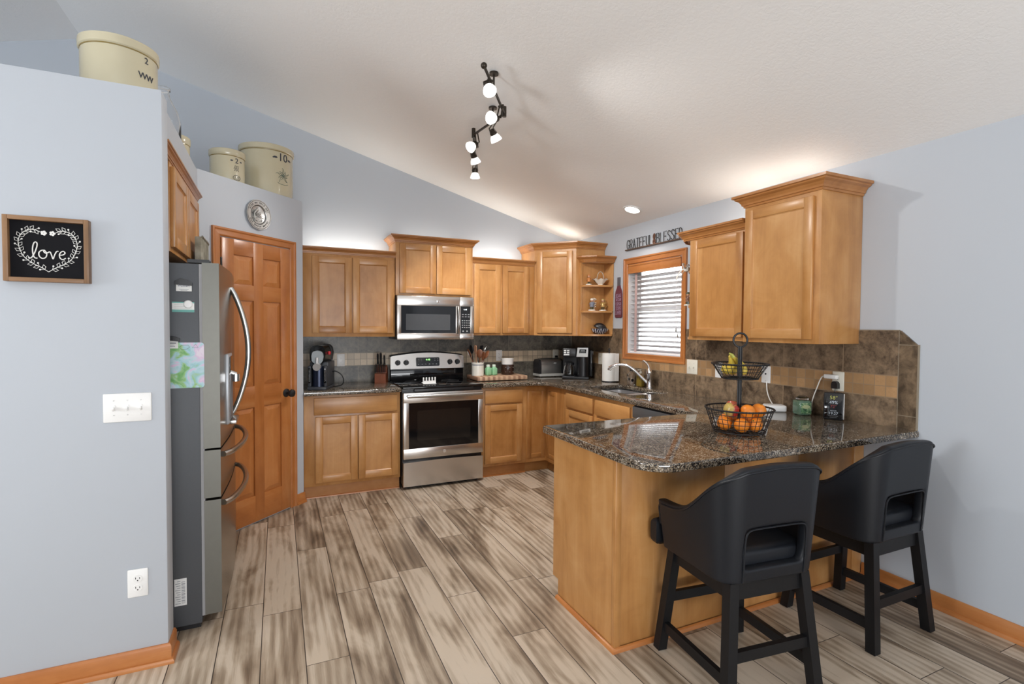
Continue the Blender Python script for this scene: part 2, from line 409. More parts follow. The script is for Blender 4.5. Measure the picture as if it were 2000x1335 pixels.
# pantry door with its casing
door = D.objects.new('door_1', None); COL.objects.link(door); door.location = (PX, 3.863, 0); door.rotation_euler = (0,0,DG); door['kind'] = 'structure'
m = MB()
for a, b in ((.160,.255), (.673,.768), (.421,.507)): m.box(a, b, -.016, -.005, .012, 2.045, .002)
m.mi = 1
for a, b in ((.012,.205), (.855,1.01), (1.625,1.735), (1.94,2.045)): m.box(.255, .673, -.0157, -.005, a, b, .002)
m.mi = 0; m.box(.16, .768, -.005, -.001, .012, 2.045)
slab = m.build('door_slab', [TZ, TX], door)
for a, b in ((.255,.421), (.507,.673)):
    for c, d in ((.205,.855), (1.01,1.625), (1.735,1.94)):
        p = MB(); e = .006
        o = [(a+e,c+e),(b-e,c+e),(b-e,d-e),(a+e,d-e)]; i = [(a+.036,c+.036),(b-.036,c+.036),(b-.036,d-.036),(a+.036,d-.036)]
        p.add([(x,-.005,z) for x,z in o]+[(x,-.0055,z) for x,z in o]+[(x,-.0145,z) for x,z in i], [(4,5,9,8),(5,6,10,9),(6,7,11,10),(7,4,8,11),(8,9,10,11),(0,1,5,4),(1,2,6,5),(2,3,7,6),(3,0,4,7)])
        p.build('panel', TZ, slab, ang=5)
kn = MB(); kx = .722; kn.X = Matrix.Translation((kx, -.016, .925)) @ Matrix.Rotation(R(90), 4, 'X')
kn.lathe([(.033,0), (.033,.004), (.026,.008), (.012,.012), (.011,.035), (.022,.040), (.030,.052), (.028,.066), (.016,.073), (0,.075)], 28)
kn.build('door_knob', IRON, slab)
CP = [(0,0), (0,.018), (.012,.018), (.020,.012), (.045,.012), (.052,.016), (.06,.010), (.06,0)]   # casing section (in from outer edge, proud)
cas = MB()
def casing(mb, x0, x1, z0, z1, sill=False):    # picture-frame casing on local front y=0
    for q, (a, b, c, d) in enumerate((((x0,z0),(x0,z1),(1,1 if sill else 0),(1,-1)), ((x0,z1),(x1,z1),(1,-1),(-1,-1)), ((x1,z1),(x1,z0),(-1,-1),(-1,1 if sill else 0)))+((((x1,z0),(x0,z0),(-1,1),(1,1)),) if sill else ())):
        vs = []
        for p, dr in ((a, c), (b, d)):
            vs += [(p[0]+dr[0]*u, -w, p[1]+dr[1]*u) for u, w in CP]
        k = len(CP)
        mb.add(vs, [(j, (j+1)%k, k+(j+1)%k, k+j) for j in range(k)]+[tuple(range(k)), tuple(range(2*k-1,k-1,-1))], mi=q%2)
casing(cas, .095, .833, 0, 2.112)
cas.build('door_casing', [TZ, TX], door)
for z in (.25, 1.05, 1.82): box(.150, .162, -.020, -.008, z, z+.09, .002).build('hinge', IRON, slab)

# sink window: trim, sashes, glass; the blind is a thing of its own
win = D.objects.new('window_1', None); COL.objects.link(win); win.location = (XR, 4.155, 0); win.rotation_euler = (0,0,R(-90)); win['kind'] = 'structure'
m = MB(); casing(m, 0, .855, 1.145, 2.125, True); m.build('window_casing', [TZ, TX], win)
m = MB()   # jamb liner inside the hole; local x runs towards the camera, local y outward
for a in ((.056,.066,0,.15,1.195,2.075), (.789,.799,0,.15,1.195,2.075)): m.box(*a)
for a in ((.056,.799,0,.15,1.195,1.207), (.056,.799,0,.15,2.063,2.075)): m.box(*a)
m.build('jamb', plain('white_jamb', (.72,.70,.70), .45, var=.01), win)
m = MB()
for z0, z1, y in ((1.207,1.65,.085), (1.62,2.063,.11)):
    m.box(.066,.106,y,y+.025,z0,z1).box(.749,.789,y,y+.025,z0,z1).box(.106,.749,y,y+.025,z0,z0+.04).box(.106,.749,y,y+.025,z1-.04,z1)
m.build('sash', plain('white_vinyl', (.75,.74,.74), .4, var=.01), win)
m = MB(); m.box(.106,.749,.094,.098,1.247,1.61).box(.106,.749,.12,.124,1.66,2.023); m.build('pane', GLASS, win)

bl = thing('window_blind', 'white slatted blind with an orange wooden valance in the window over the sink', 'blind', (XR, 4.155, 0), R(-90))
m = MB(); m.box(.068,.787,-.012,.006,1.975,2.060,.003).box(.068,.787,-.016,-.012,2.045,2.060,.001).box(.068,.787,-.016,-.012,1.975,1.985,.001); m.build('valance', TX, bl)
SLAT = plain('white_slat', (.84,.82,.84), .4, var=.02)
for k in range(17):
    z = 1.24+k*.0435
    s = MB(); s.X = Matrix.Translation((.4275, .045, z)) @ Matrix.Rotation(R(-24), 4, 'X'); s.box(-.357,.357,-.025,.025,-.0015,.0015); s.build('slat', SLAT, bl)
box(.071,.784,.022,.068,1.209,1.228,.003).build('bottom_rail', SLAT, bl)
TAPE = plain('mauve_ladder_tape', (.50,.36,.35), .8)
for x in (.155, .70):
    s = MB(); s.box(x-.017 if x < .4 else x-.001, x+.017 if x < .4 else x+.001, .0185, .0195, 1.22, 1.98); s.build('ladder_tape', TAPE if x < .4 else SLAT, bl)
s = MB(); s.cyl((.715,.012,1.45),(.715,.012,1.98),.0012,n=6).cyl((.735,.012,1.40),(.735,.012,1.98),.0012,n=6); s.build('pull_cord', SLAT, bl)
for x, z in ((.715,1.45),(.735,1.40)): MB().cyl((x,.012,z-.03),(x,.012,z),.007,.004,n=10).build('tassel', plain('tan_tassel', (.25,.22,.19)), bl)

# tiled backsplash
m = MB(); m.box(.187, XR-.010, YB-.010, YB, CZ-.003, 1.372); struct(m, 'trim_1', TILE_B)
m = MB(); m.box(XR-.010, XR, 4.157, YB-.010, CZ-.003, 1.443).box(XR-.010, XR, 3.298, 4.157, CZ-.003, 1.143).box(XR-.010, XR, 1.676, 3.298, CZ-.003, 1.443)
struct(m, 'trim_2', TILE_R)
BULL = NT('brown_bullnose_tile'); _n = BULL.noise(BULL.coord(), 11, 6, .65, .6); BULL = BULL.fin(BULL.ramp(_n, [(.36, (.06,.042,.026)), (.52, (.15,.105,.065)), (.70, (.27,.19,.12))]), .3)
m = MB(); m.prism([(1.674, CZ-.003), (1.674, 1.443), (1.668, 1.443), (1.594, 1.374), (1.584, 1.365), (1.584, CZ-.003)], XR-.011, XR, 'x')
GROUT = plain('tan_grout', (.27,.225,.165), .8)
m.mi = 1; m.box(XR-.0105, XR, 1.578, 1.584, CZ-.003, 1.368).box(XR-.0108, XR, 1.6735, 1.6775, CZ, 1.443).box(XR-.0113, XR-.001, 1.584, 1.674, 1.364, 1.367).box(XR-.0113, XR-.001, 1.584, 1.674, .977, .98)
m.box(XR-.0112, XR-.001, 1.676, 3.1, 1.443, 1.448)
struct(m, 'trim_3', [BULL, GROUT])

# ------------------------------------------------------------------ cabinets
def shaker(par, x0, x1, z0, z1, st=.057, y=0):
    m = MB(); e = .0035
    m.box(x0, x0+st, y-.020, y, z0, z1, e).box(x1-st, x1, y-.020, y, z0, z1, e)
    m.mi = 1; m.box(x0+st-.001, x1-st+.001, y-.0195, y, z1-st, z1, e).box(x0+st-.001, x1-st+.001, y-.0195, y, z0, z0+st, e)
    d = m.build('door', [WZ, WX], par)
    a, b, c, f = x0+st-.002, x1-st+.002, z0+st-.002, z1-st+.002; k = .008
    p = MB(); o = [(a,c),(b,c),(b,f),(a,f)]; i = [(a+k,c+k),(b-k,c+k),(b-k,f-k),(a+k,f-k)]
    p.add([(x,y-.016,z) for x,z in o]+[(x,y-.009,z) for x,z in i], [(0,1,5,4),(1,2,6,5),(2,3,7,6),(3,0,4,7),(4,5,6,7)])
    p.build('panel', WZ, d, ang=5)
    return d
def drawer(par, x0, x1, z0, z1, y=0): return MB().box(x0, x1, y-.020, y, z0, z1, .005).build('drawer_front', WX, par)
CR = [(0,0), (.006,0), (.008,.010), (.014,.012), (.016,.022), (.026,.036), (.040,.044), (.042,.050), (.052,.053), (.052,.066), (0,.066)]
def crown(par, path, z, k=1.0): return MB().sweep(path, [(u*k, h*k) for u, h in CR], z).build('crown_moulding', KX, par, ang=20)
def upper(label, loc, rz, w, d, z0, z1, doors, crown_path, ck=1.0, group=None):
    t = thing('wall_cabinet', label, 'cabinet', loc, rz, group)
    m = MB(); m.box(0, w, .0, d, z0, z1, .001)
    m.build('body', WZ, t)
    for q in doors: shaker(t, *q)
    if crown_path: crown(t, crown_path, z1-.006, ck)
    return t
UF = 4.82
upper('double-door maple wall cabinet left of the microwave, beside the white pantry wall', (.188, UF, 0), 0, .807, YB-UF-.002, 1.354, 2.093, [(.083,.418,1.387,2.066), (.428,.790,1.387,2.066)], [(0,0),(.812,0)], .85)
upper('short raised maple wall cabinet above the microwave', (1.0, UF-.012, 0), 0, .762, YB-UF+.01, 1.742, 2.243, [(.034,.383,1.763,2.228), (.389,.737,1.763,2.228)], [(0,.31),(0,0),(.762,0),(.762,.31)], 1.0)
upper('double-door maple wall cabinet between the microwave and the corner cabinet', (1.764, UF, 0), 0, .692, YB-UF-.002, 1.366, 2.093, [(.014,.302,1.389,2.080), (.326,.622,1.389,2.080)], [(0,0),(.69,0)], .85)
# diagonal corner cabinet
CA, CB = (2.458, 4.818), (2.770, 4.497)
ANG = math.atan2(CB[1]-CA[1], CB[0]-CA[0]); CLEN = math.hypot(CB[0]-CA[0], CB[1]-CA[1])
def to_loc(p, o, a):
    dx, dy = p[0]-o[0], p[1]-o[1]; return (dx*math.cos(a)+dy*math.sin(a), -dx*math.sin(a)+dy*math.cos(a))
t = thing('corner_cabinet', 'tall angled maple corner cabinet with one door, above the coffee maker', 'cabinet', (*CA, 0), ANG)
pl = [to_loc(p, CA, ANG) for p in (CA, CB, (XR-.002, CB[1]), (XR-.002, YB-.002), (CA[0], YB-.002))]
MB().prism(pl, 1.366, 2.262).build('body', WZ, t)
shaker(t, .035, CLEN-.035, 1.392, 2.235)
crown(t, [to_loc(p, CA, ANG) for p in ((CA[0], YB-.003), CA, CB, (XR-.003, CB[1]))], 2.256, 1.05)

def corner_shelf(label, loc, mir):
    """open end shelf: local x = away from the wall, local y = along the wall away from the cabinet"""
    t = thing('open_corner_shelf', label, 'shelf', loc)
    pl = [(-.30,0), (-.30,.035), (-.285,.06), (-.22,.115), (-.13,.150), (-.03,.163), (-.001,.163), (-.001,0)]
    pl = [(x, mir*y) for x, y in pl]
    for z in (1.366, 1.604, 1.866, 2.105):
        MB().prism(pl, z, z+.018).build('shelf_board', WX, t)
    m = MB(); m.box(-.30, -.002, 0, mir*.010, 1.366, 2.12).box(-.012, -.002, 0, mir*.163, 1.366, 2.12); m.build('back_panel', WZ, t)
    m = MB(); m.box(-.308, -.288, 0, mir*.022, 1.366, 2.12); m.build('stile', WZ, t)
    p = [(-.305,0), (-.295,mir*.07), (-.21,mir*.150), (-.002,mir*.172)]
    if mir > 0: p = p[::-1]
    crown(t, p, 2.112, .9)
    return t
corner_shelf('open corner shelf with figurines, on the wall left of the window', (XR-.002, CB[1]-.001, 0), -1)
corner_shelf('open shelf seen edge-on between the window and the right-hand cabinets', (XR-.002, 2.925, 0), 1)
# right wall cabinets (local x towards the camera)
RFX = 2.785
upper('lower single-door maple wall cabinet right of the window', (RFX, 2.922, 0), R(-90), .512, XR-RFX-.002, 1.366, 2.105, [(.03,.49,1.392,2.085)], [(-.205,.30),(-.145,.10),(-.06,0),(.51,0)], 1.0)
upper('tall single-door maple wall cabinet at the right end, casting a shadow on the wall', (RFX-.03, 2.408, 0), R(-90), .516, XR-RFX+.028, 1.364, 2.232, [(.018,.478,1.390,2.200)], [(0,.36),(0,0),(.516,0),(.516,.36)], 1.15)
# over-fridge cabinet (faces +x)
upper('maple cabinet with two doors recessed over the fridge', (PX+.002, 2.905, 0), R(90), .865, .60, 1.80, 2.232, [(.012,.425,1.822,2.205), (.432,.845,1.822,2.205)], [(-.2,0),(.90,0)], .62)

# base cabinets
BF = 4.545
def base(label, loc, rz, w, d, parts_z=(.105, .871)):
    t = thing('base_cabinet', label, 'cabinet', loc, rz)
    z0, z1 = parts_z
    m = MB(); m.box(0, w, 0, .02, z0, z1, .001).box(0, .018, .02, d, z0, z1).box(w-.018, w, .02, d, z0, z1).box(.018, w-.018, .02, d, z0, z0+.018).box(.018, w-.018, d-.01, d, z0, z1)
    m.build('body', WZ, t)
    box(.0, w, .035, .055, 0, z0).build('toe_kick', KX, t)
    MB().sweep([(0,.035),(w,.035)], [(0,0),(.012,0),(.010,.008),(.004,.012),(0,.012)], 0).build('shoe_moulding', TX, t)
    return t
t = base('maple base cabinet under the slush machine, with wide drawer and two doors', (.188, BF, 0), 0, .797, YB-BF-.002)
drawer(t, .078, .768, .705, .848); shaker(t, .088, .428, .134, .686); shaker(t, .436, .777, .134, .686)
t = base('narrow maple base cabinet right of the stove, with a drawer over one door', (1.762, BF, 0), 0, .478, YB-BF-.002)
drawer(t, .030, .425, .716, .842); shaker(t, .030, .425, .134, .700)
# lazy-susan corner
t = thing('corner_base_cabinet', 'corner base cabinet with two narrow doors meeting in the inside corner', 'cabinet', (2.24, BF, 0))
m = MB(); m.box(0, .24, 0, .02, .105, .871).box(.22, .24, -.36, 0, .105, .871); m.build('body', WZ, t)
m = MB(); m.box(0, .29, .05, .07, 0, .105).box(.272, .29, -.36, .05, 0, .105); m.build('toe_kick', WX, t)
shaker(t, .012, .214, .142, .815, .045, .016)
dd = D.objects.new('angled_door', None); COL.objects.link(dd); dd.parent = t; dd.location = (.22, -.012, 0); dd.rotation_euler = (0,0,R(-90))
shaker(dd, .012, .214, .142, .815, .045, .016)
BX = 2.46
t = base('maple sink cabinet with two false drawer fronts, partly hidden by the peninsula', (BX, 4.185, 0), R(-90), 1.045, XR-BX-.012)
drawer(t, .06, .505, .710, .840); drawer(t, .545, 1.015, .710, .840); shaker(t, .06, .50, .134, .690); shaker(t, .53, .98, .134, .690)
# dishwasher
t = thing('dishwasher', 'dishwasher with dark control strip beside the sink cabinet', 'dishwasher', (BX, 3.136, 0), R(-90))
box(.004, .596, .0, .58, .10, .868).build('tub', BLACK, t)
box(.004, .596, -.022, 0, .12, .768, .004).build('door', STEEL, t)
DWP = plain('dark_grey_panel', (.07,.072,.075), .35)
box(.004, .596, -.024, 0, .772, .858, .006).build('control_panel', DWP, t)
box(.02, .58, .05, .5, 0, .10).build('toe_panel', BLACK, t)

# peninsula base
PB0, PB1, PBX = 1.855, 2.415, 1.36
t = thing('peninsula_base', 'maple-panelled peninsula base under the granite breakfast bar', 'peninsula', (PBX, PB0, 0))
m = MB(); m.prism([(0,0), (PB1-PB0-.055,0), (PB1-PB0-.055,.10), (PB1-PB0,.10), (PB1-PB0,.871), (0,.871)], 0, .02, 'x'); m.build('end_panel', WZ, t)
m = MB(); m.box(.02, XR-PBX-.002, .025, PB1-PB0-.02, .10, .871); m.build('carcass', WZ, t)
for a, b in ((.03,.655), (.658,1.20), (1.203,1.68)): box(a, b, .003, .025, 0, .871, .001).build('back_panel', WZ, t)
box(-.003, .03, -.004, .02, 0, .871, .002).build('corner_post', WZ, t)
box(1.672, XR-PBX-.002, -.004, .02, 0, .871, .002).build('wall_stile', WZ, t)
QR = [(0,0), (.016,0), (.014,.010), (.008,.016), (0,.018)]
MB().sweep([(-.003, PB1-PB0-.055), (-.003,-.004), (XR-PBX-.003,-.004)], QR, 0).build('shoe_moulding', TX, t)
box(.03, XR-PBX-.02, PB1-PB0-.02, PB1-PB0, .10, .871).build('front_frame', WZ, t)
for a in (.06, .56): shaker_x = box(a, a+.46, PB1-PB0, PB1-PB0+.02, .13, .84, .004).build('door', WZ, t)

# ------------------------------------------------------------------ granite worktops
def slab(name, label, outer, hole=None, z1=CZ, th=.036):
    bm = bmesh.new()
    def loop(pts):
        v = [bm.verts.new((x, y, z1)) for x, y in pts]
        for i in range(len(v)): bm.edges.new((v[i-1], v[i]))
    loop(outer)
    if hole: loop(hole)
    bmesh.ops.triangle_fill(bm, use_beauty=True, use_dissolve=False, edges=bm.edges[:])
    g = bmesh.ops.extrude_face_region(bm, geom=bm.faces[:])
    bmesh.ops.translate(bm, vec=(0,0,-th), verts=[e for e in g['geom'] if isinstance(e, bmesh.types.BMVert)])
    bmesh.ops.recalc_face_normals(bm, faces=bm.faces[:])
    ed = [e for e in bm.edges if len(e.link_faces) == 2 and abs(e.verts[0].co.z-e.verts[1].co.z) < 1e-4 and e.calc_face_angle() > 1]
    bmesh.ops.bevel(bm, geom=ed, offset=.007, segments=3, profile=.5, affect='EDGES')
    return tag(MB().bm(bm).build(name, GRAN, ang=40), label, 'worktop')
slab('worktop', 'short speckled granite worktop left of the stove', [(.188, 4.497), (.987, 4.497), (.987, YB-.011), (.188, YB-.011)])
CFX = 2.428
out = [(1.762, YB-.011), (1.762, 4.497)] + [(CFX-.13+.13*math.sin(R(a)), 4.497-.13+.13*math.cos(R(a))) for a in range(0, 91, 15)]
out += [(CFX, 2.53), (CFX+.012, 2.502), (CFX+.04, 2.49)] + arc(1.318+.03, 2.49-.03, .03, 90, 180, 4) + arc(1.318+.14, 1.572+.14, .14, 180, 270, 9) + [(XR-.002, 1.572), (XR-.002, 1.585), (XR-.011, 1.587), (XR-.011, YB-.011)]
sk = (2.60, 2.985, 3.335, 4.015)
hole = []
for cx, cy, a in ((sk[1]-.05, sk[3]-.05, 0), (sk[0]+.05, sk[3]-.05, 90), (sk[0]+.05, sk[2]+.05, 180), (sk[1]-.05, sk[2]+.05, 270)): hole += arc(cx, cy, .05, a, a+90, 4)
slab('worktop', 'long granite worktop with the sink, running round the corner into the breakfast bar', out, hole)
# sink: two steel bowls
t = thing('kitchen_sink', 'double-bowl stainless sink set under the granite below the window', 'sink', (2.79, 3.675, CZ-.036))
SST = steel('sink_steel', (.80,.80,.81), .3)
for y0, y1 in ((-.36, -.012), (.012, .36)):
    m = MB(); n = 8
    def rr(x0, x1, a, b, r): 
        q = []
        for cx, cy, s in ((x1-r,b-r,0),(x0+r,b-r,90),(x0+r,a+r,180),(x1-r,a+r,270)): q += arc(cx, cy, r, s, s+90, 5)
        return q
    L = [(rr(-.215,.215,y0-.0,y1,.06), -.001), (rr(-.20,.20,y0+.012,y1-.012,.05), -.012), (rr(-.195,.195,y0+.016,y1-.016,.05), -.17), (rr(-.17,.17,y0+.04,y1-.04,.04), -.19)]
    k = len(L[0][0]); vs = [(x,y,z) for q, z in L for x, y in q]
    fs = [(i*k+j, i*k+(j+1)%k, (i+1)*k+(j+1)%k, (i+1)*k+j) for i in range(3) for j in range(k)]+[tuple(range(3*k, 4*k))]
    b = m.add(vs, fs).build('bowl', SST, t)
    MB().cyl((0,(y0+y1)/2,-.189),(0,(y0+y1)/2,-.186),.04,n=24).build('drain', CHROME, b)

# ------------------------------------------------------------------ bar stools
def stool(label, loc, rz):
    t = thing('bar_stool', label, 'stool', loc, rz, 'bar stools at the peninsula')
    a, yb, rc, th = .262, -.238, .105, .045
    cols = [(-a, y, (-1,0)) for y in (.185,.17,.11,.05,-.01,-.07)]
    cols += [(-a+rc-rc*math.cos(R(q)), yb+rc-rc*math.sin(R(q)), (-math.cos(R(q)),-math.sin(R(q)))) for q in (0,30,60,85)]
    cols += [(x, yb, (0,-1)) for x in (-.148,-.118,0)]
    cols += [(-x, y, (-nx, ny)) for x, y, (nx, ny) in cols[::-1][1:]]
    tops = [.698,.699,.700,.708,.730,.782,.842,.884,.910,.928,.930,.932,.940]; tops += tops[::-1][1:]
    rows = [0,.04,.100,.130,.475,.505,.75,.965,1.0]; zb = .478
    nc, nr = len(cols), len(rows)
    def pt(i, j, d):
        x, y, n = cols[i]; v = rows[j]; z = zb+v*(tops[i]-zb)
        k = .034*(1-v)+d
        if i in (0, nc-1) and False: pass
        return (x-n[0]*k, y-n[1]*k, z)
    out = [pt(i,j,0) for i in range(nc) for j in range(nr)]; inn = [pt(i,j,th) for i in range(nc) for j in range(nr)]
    hole = {(i,j) for i in range(10, nc-11) for j in (3,)}
    fs = []; B = nc*nr; ix = lambda i, j: i*nr+j
    cell = [(i,j) for i in range(nc-1) for j in range(nr-1) if (i,j) not in hole]; S = set(cell)
    for i, j in cell:
        q = [ix(i,j), ix(i+1,j), ix(i+1,j+1), ix(i,j+1)]
        fs += [tuple(q), tuple(B+k for k in q[::-1])]
        for (e0, e1), nb in zip(((q[0],q[1]),(q[1],q[2]),(q[2],q[3]),(q[3],q[0])), ((i,j-1),(i+1,j),(i,j+1),(i-1,j))):
            if nb not in S: fs.append((e0, B+e0, B+e1, e1))
    o = MB().add(out+inn, fs).build('backrest', LEATHER, t, ang=180)
    md = o.modifiers.new('s', 'SUBSURF'); md.levels = 2; md.render_levels = 2
    pp = []
    fe = lambda s: [(s*(a-.022), .183, .585), (s*(a-.014), .183, .63), (s*(a-.008), .181, .665)]
    for i in range(2, nc-2):
        x, y, n = cols[i]; pp.append((x+n[0]*.000, y+n[1]*.000, tops[i]-.016))
    pp = fe(-1)+[(-a+.001,.165,tops[0]-.018)]+pp+[(a-.001,.165,tops[0]-.018)]+fe(1)[::-1]
    def smooth(p, it=2):
        for _ in range(it):
            q = [p[0]]
            for u, w in zip(p[:-1], p[1:]): q += [tuple(.75*b+.25*c for b, c in zip(u, w)), tuple(.25*b+.75*c for b, c in zip(u, w))]
            p = q+[p[-1]]
        return p
    hx = .158; z0, z1 = zb+.130*(.935-zb), zb+.475*(.935-zb)
    m = MB().tube(smooth(pp), .0045, 6)
    q = .149; fr = [(-q,yb+.032,zb+.012), (-q,yb+.027,z0), (-q,yb+.021,z1-.03), (-q+.012,yb+.018,z1-.006), (-q+.04,yb+.017,z1), (0,yb+.017,z1), (q-.04,yb+.017,z1), (q-.012,yb+.018,z1-.006), (q,yb+.021,z1-.03), (q,yb+.027,z0), (q,yb+.032,zb+.012)]
    m.tube(smooth(fr), .0035, 6); m.build('piping', LEATHER, o)
    bm = bmesh.new(); pl = [(-.206,-.17),(.206,-.17),(.206,.20),(.25,.205),(.25,.25),(-.25,.25),(-.25,.205),(-.206,.20)]
    vs = [bm.verts.new((x, y, .474)) for x, y in pl]; g = bmesh.ops.extrude_face_region(bm, geom=[bm.faces.new(vs)])
    bmesh.ops.translate(bm, vec=(0,0,.122), verts=[e for e in g['geom'] if isinstance(e, bmesh.types.BMVert)])
    bmesh.ops.bevel(bm, geom=[e for e in bm.edges if abs(e.verts[0].co.z-e.verts[1].co.z) < .001], offset=.03, segments=4, profile=.5, affect='EDGES')
    MB().bm(bm).build('seat', LEATHER, t, ang=60)
    m = MB(); m.box(-.17,.17,-.165,.18,.455,.475,.008); m.build('seat_base', LWOOD, t)
    m = MB(); q = .172
    for p in (((-q,-q),(q,-q)),((-q,q),(q,q)),((-q,-q),(-q,q)),((q,-q),(q,q))): m.bar((*p[0],.445),(*p[1],.445),.022,.065)
    m.build('apron', LWOOD, t)
    for sx in (-1,1):
        for sy in (-1,1):
            m = MB(); m.prism([(-.021,-.021),(.021,-.021),(.021,.021),(-.021,.021)], 0, .48)
            m.v = [(x+sx*(.215-.043*z/.48), y+sy*(.215-.043*z/.48), z+.003) for x, y, z in m.v]
            l = m.build('leg', LWOOD, t); MB().cyl((sx*.215, sy*.215, 0),(sx*.215, sy*.215, .0035),.016,n=12).build('foot_glide', WHITE, l)
    def X(z): return .215-.043*z/.48
    for z, w, pr in ((.245,.02,((-1,1),(1,1))), (.205,.022,((-1,-1),(1,-1))), (.115,.022,((-1,-1),(-1,1))), (.115,.022,((1,-1),(1,1)))):
        k = X(z); MB().bar((pr[0][0]*k, pr[0][1]*k, z), (pr[1][0]*k, pr[1][1]*k, z), w, .042).build('stretcher', LWOOD, t)
    return t
stool('black leather bar stool in front, nearer the end of the peninsula', (1.757, 1.555, 0), -.11)
stool('black leather bar stool behind, nearer the right-hand wall', (2.63, 1.588, 0), 0)

# ------------------------------------------------------------------ fridge (front faces +x; local x runs to the back wall, local y into the fridge)
t = thing('refrigerator', 'tall stainless french-door fridge with dark grey side, behind the white partition', 'refrigerator', (-.325, 2.80, 0), R(90))
m = MB(); m.box(0, .91, .012, .80, .028, 1.735, .004); m.build('cabinet_body', FGREY, t)
FSIDE = plain('fridge_door_edge', (.15,.148,.13), .42, .5)
def fdoor(name, x0, x1, z0, z1):
    m = MB(); n = 12; vs = []
    pl = [(x0, .0), (x1, .0)]
    f = [(x1+(x0-x1)*i/n, -.070-.018*math.sin(PI*((x1+(x0-x1)*i/n)/.91)) ) for i in range(n+1)]
    f[0] = (x1-.003, f[0][1]); f[-1] = (x0+.003, f[-1][1])
    m.prism(pl+f, z0, z1)
    m.m = [1 if all(abs(m.v[i][0]-m.v[q[0]][0]) < .0035 for i in q) else 0 for q in m.f]
    return m.build(name, [FSTEEL, FSIDE], t, ang=25)
d1 = fdoor('left_door', .002, .453, .862, 1.742); d2 = fdoor('right_door', .457, .908, .862, 1.742)
d3 = fdoor('middle_drawer', .002, .908, .624, .852); d4 = fdoor('freezer_drawer', .002, .908, .062, .612)
box(.004,.906,-.004,.012,.06,1.735).build('gasket', plain('light_gasket', (.30,.30,.31), .6), t)
box(.02,.89,.02,.78,.0,.03).build('base_grille', BLACK, t)
m = MB(); m.prism(arc(.05,-.03,.03,0,180,8)+[(.02,.06),(.08,.06)], 1.742, 1.758); m.build('hinge_cover', BLACK, t)
m = MB(); m.prism(arc(.86,-.03,.03,0,180,8)+[(.83,.06),(.89,.06)], 1.742, 1.758); m.build('hinge_cover', BLACK, t)
HST = plain('polished_handle', (.50,.50,.49), .27, 1, var=.02)
for d, x in ((d1, .425), (d2, .485)):
    pts = [(x, -.086-.085*math.sin(PI*i/20)**.8, .955+.70*i/20) for i in range(21)]
    MB().tube(pts, .0145, 12, flat=.8).build('handle', HST, d)
for d, z in ((d3, .815), (d4, .575)):
    pts = [(.07+.77*i/24, -.078-.075*math.sin(PI*i/24)**.6, z) for i in range(25)]
    MB().tube(pts, .014, 12).build('handle', HST, d)
m = MB(); m.box(.205,.405,-.094,-.07,.935,1.30,.008); disp = m.build('water_dispenser', plain('silver_plastic', (.42,.44,.47), .35, .4), d1)
box(.222,.388,-.0965,-.0935,1.20,1.285,.001).build('control_panel', BLACKG, disp)
m = MB(); m.box(.222,.388,-.097,-.0935,.965,1.19,.001); m.build('recess', plain('dispenser_grey', (.16,.17,.19), .4), disp)
m = MB(); m.cyl((.305,-.118,1.15),(.305,-.118,1.19),.017,n=16).cyl((.305,-.12,1.185),(.305,-.085,1.20),.014,n=16); m.build('spout', CHROME, disp)
box(.215,.395,-.125,-.094,.935,.955,.004).build('drip_tray', HST, disp)
m = MB(); mk = plain('label_print', (.25,.26,.28), .7)
sx0, sx1 = .077, .131   # serial label on the side (side faces -x in local space)
def side(name, lab, cat, wy0, wy1, z0, z1, mat, th=.0012, rnd=0):
    """thin thing stuck on the fridge side: world X from wy0 to wy1, at Y = 2.80"""
    o = box(wy0, wy1, 2.80-th, 2.80-.0001, z0, z1).build(name, mat)
    return tag(o, lab, cat)
lb = box(0,.0005, .124-.05, .124, .13, .258).build('serial_sticker', WHITE, t)
lb.location = (-.0004, 0, 0)
m = MB()
for k in range(20): m.box(-.0009,-.0003,.080,.095,.140+k*.0053,.140+k*.0053+.001+.0022*((k*7)%3)/2)
for k in range(11): m.box(-.0009,-.0003,.099,.120-.004*((k*5)%3),.140+k*.0105,.1425+k*.0105)
m.build('barcode', mk, lb)
# things on the fridge side
def card(name, label, x0, x1, z0, z1, mat): 
    tt = thing(name, label, 'magnet' if 'clip' in name else 'card', ((x0+x1)/2, 2.80, z0)); w = (x1-x0)/2
    return tt, w, z1-z0
tt = thing('magnetic_clip', 'black house-shaped magnetic clip holding a white card, top of the fridge side', 'magnet', (-.397, 2.7995, 1.605))
m = MB(); m.prism([(-.034,.030),(.034,.026),(.036,.040),(.016,.052),(-.012,.060),(-.020,.054),(-.036,.046)], -.012, 0, 'y'); m.build('clip', BLACK, tt)
cd = box(-.030,.032,-.004,-.001,0,.034).build('card', PAPER, tt)
text('printed_text', 'Walmart', .013, FM(0,-.0045,.025), plain('navy_print', (.02,.03,.12), .6), cd, .0002)
m = MB(); m.box(-.018,.02,-.0044,-.0038,.008,.010).box(-.012,.015,-.0044,-.0038,.004,.0055); m.build('small_print', mk, cd)
tt = thing('appointment_card', 'white and teal appointment card held by a round white magnet', 'card', (-.400, 2.7995, 1.508))
TEAL = plain('teal_print', (.16,.42,.38), .7)
cd = box(-.044,.044,-.0015,-.0002,0,.048).build('card', PAPER, tt)
m = MB(); m.box(-.044,.044,-.0019,-.0012,0,.012).box(-.044,.044,-.0019,-.0012,.042,.048); m.build('teal_band', TEAL, cd)
m = MB()
for k in range(3): m.box(-.036,.036,-.0019,-.0013,.018+k*.008,.0188+k*.008)
m.build('ruled_lines', mk, cd)
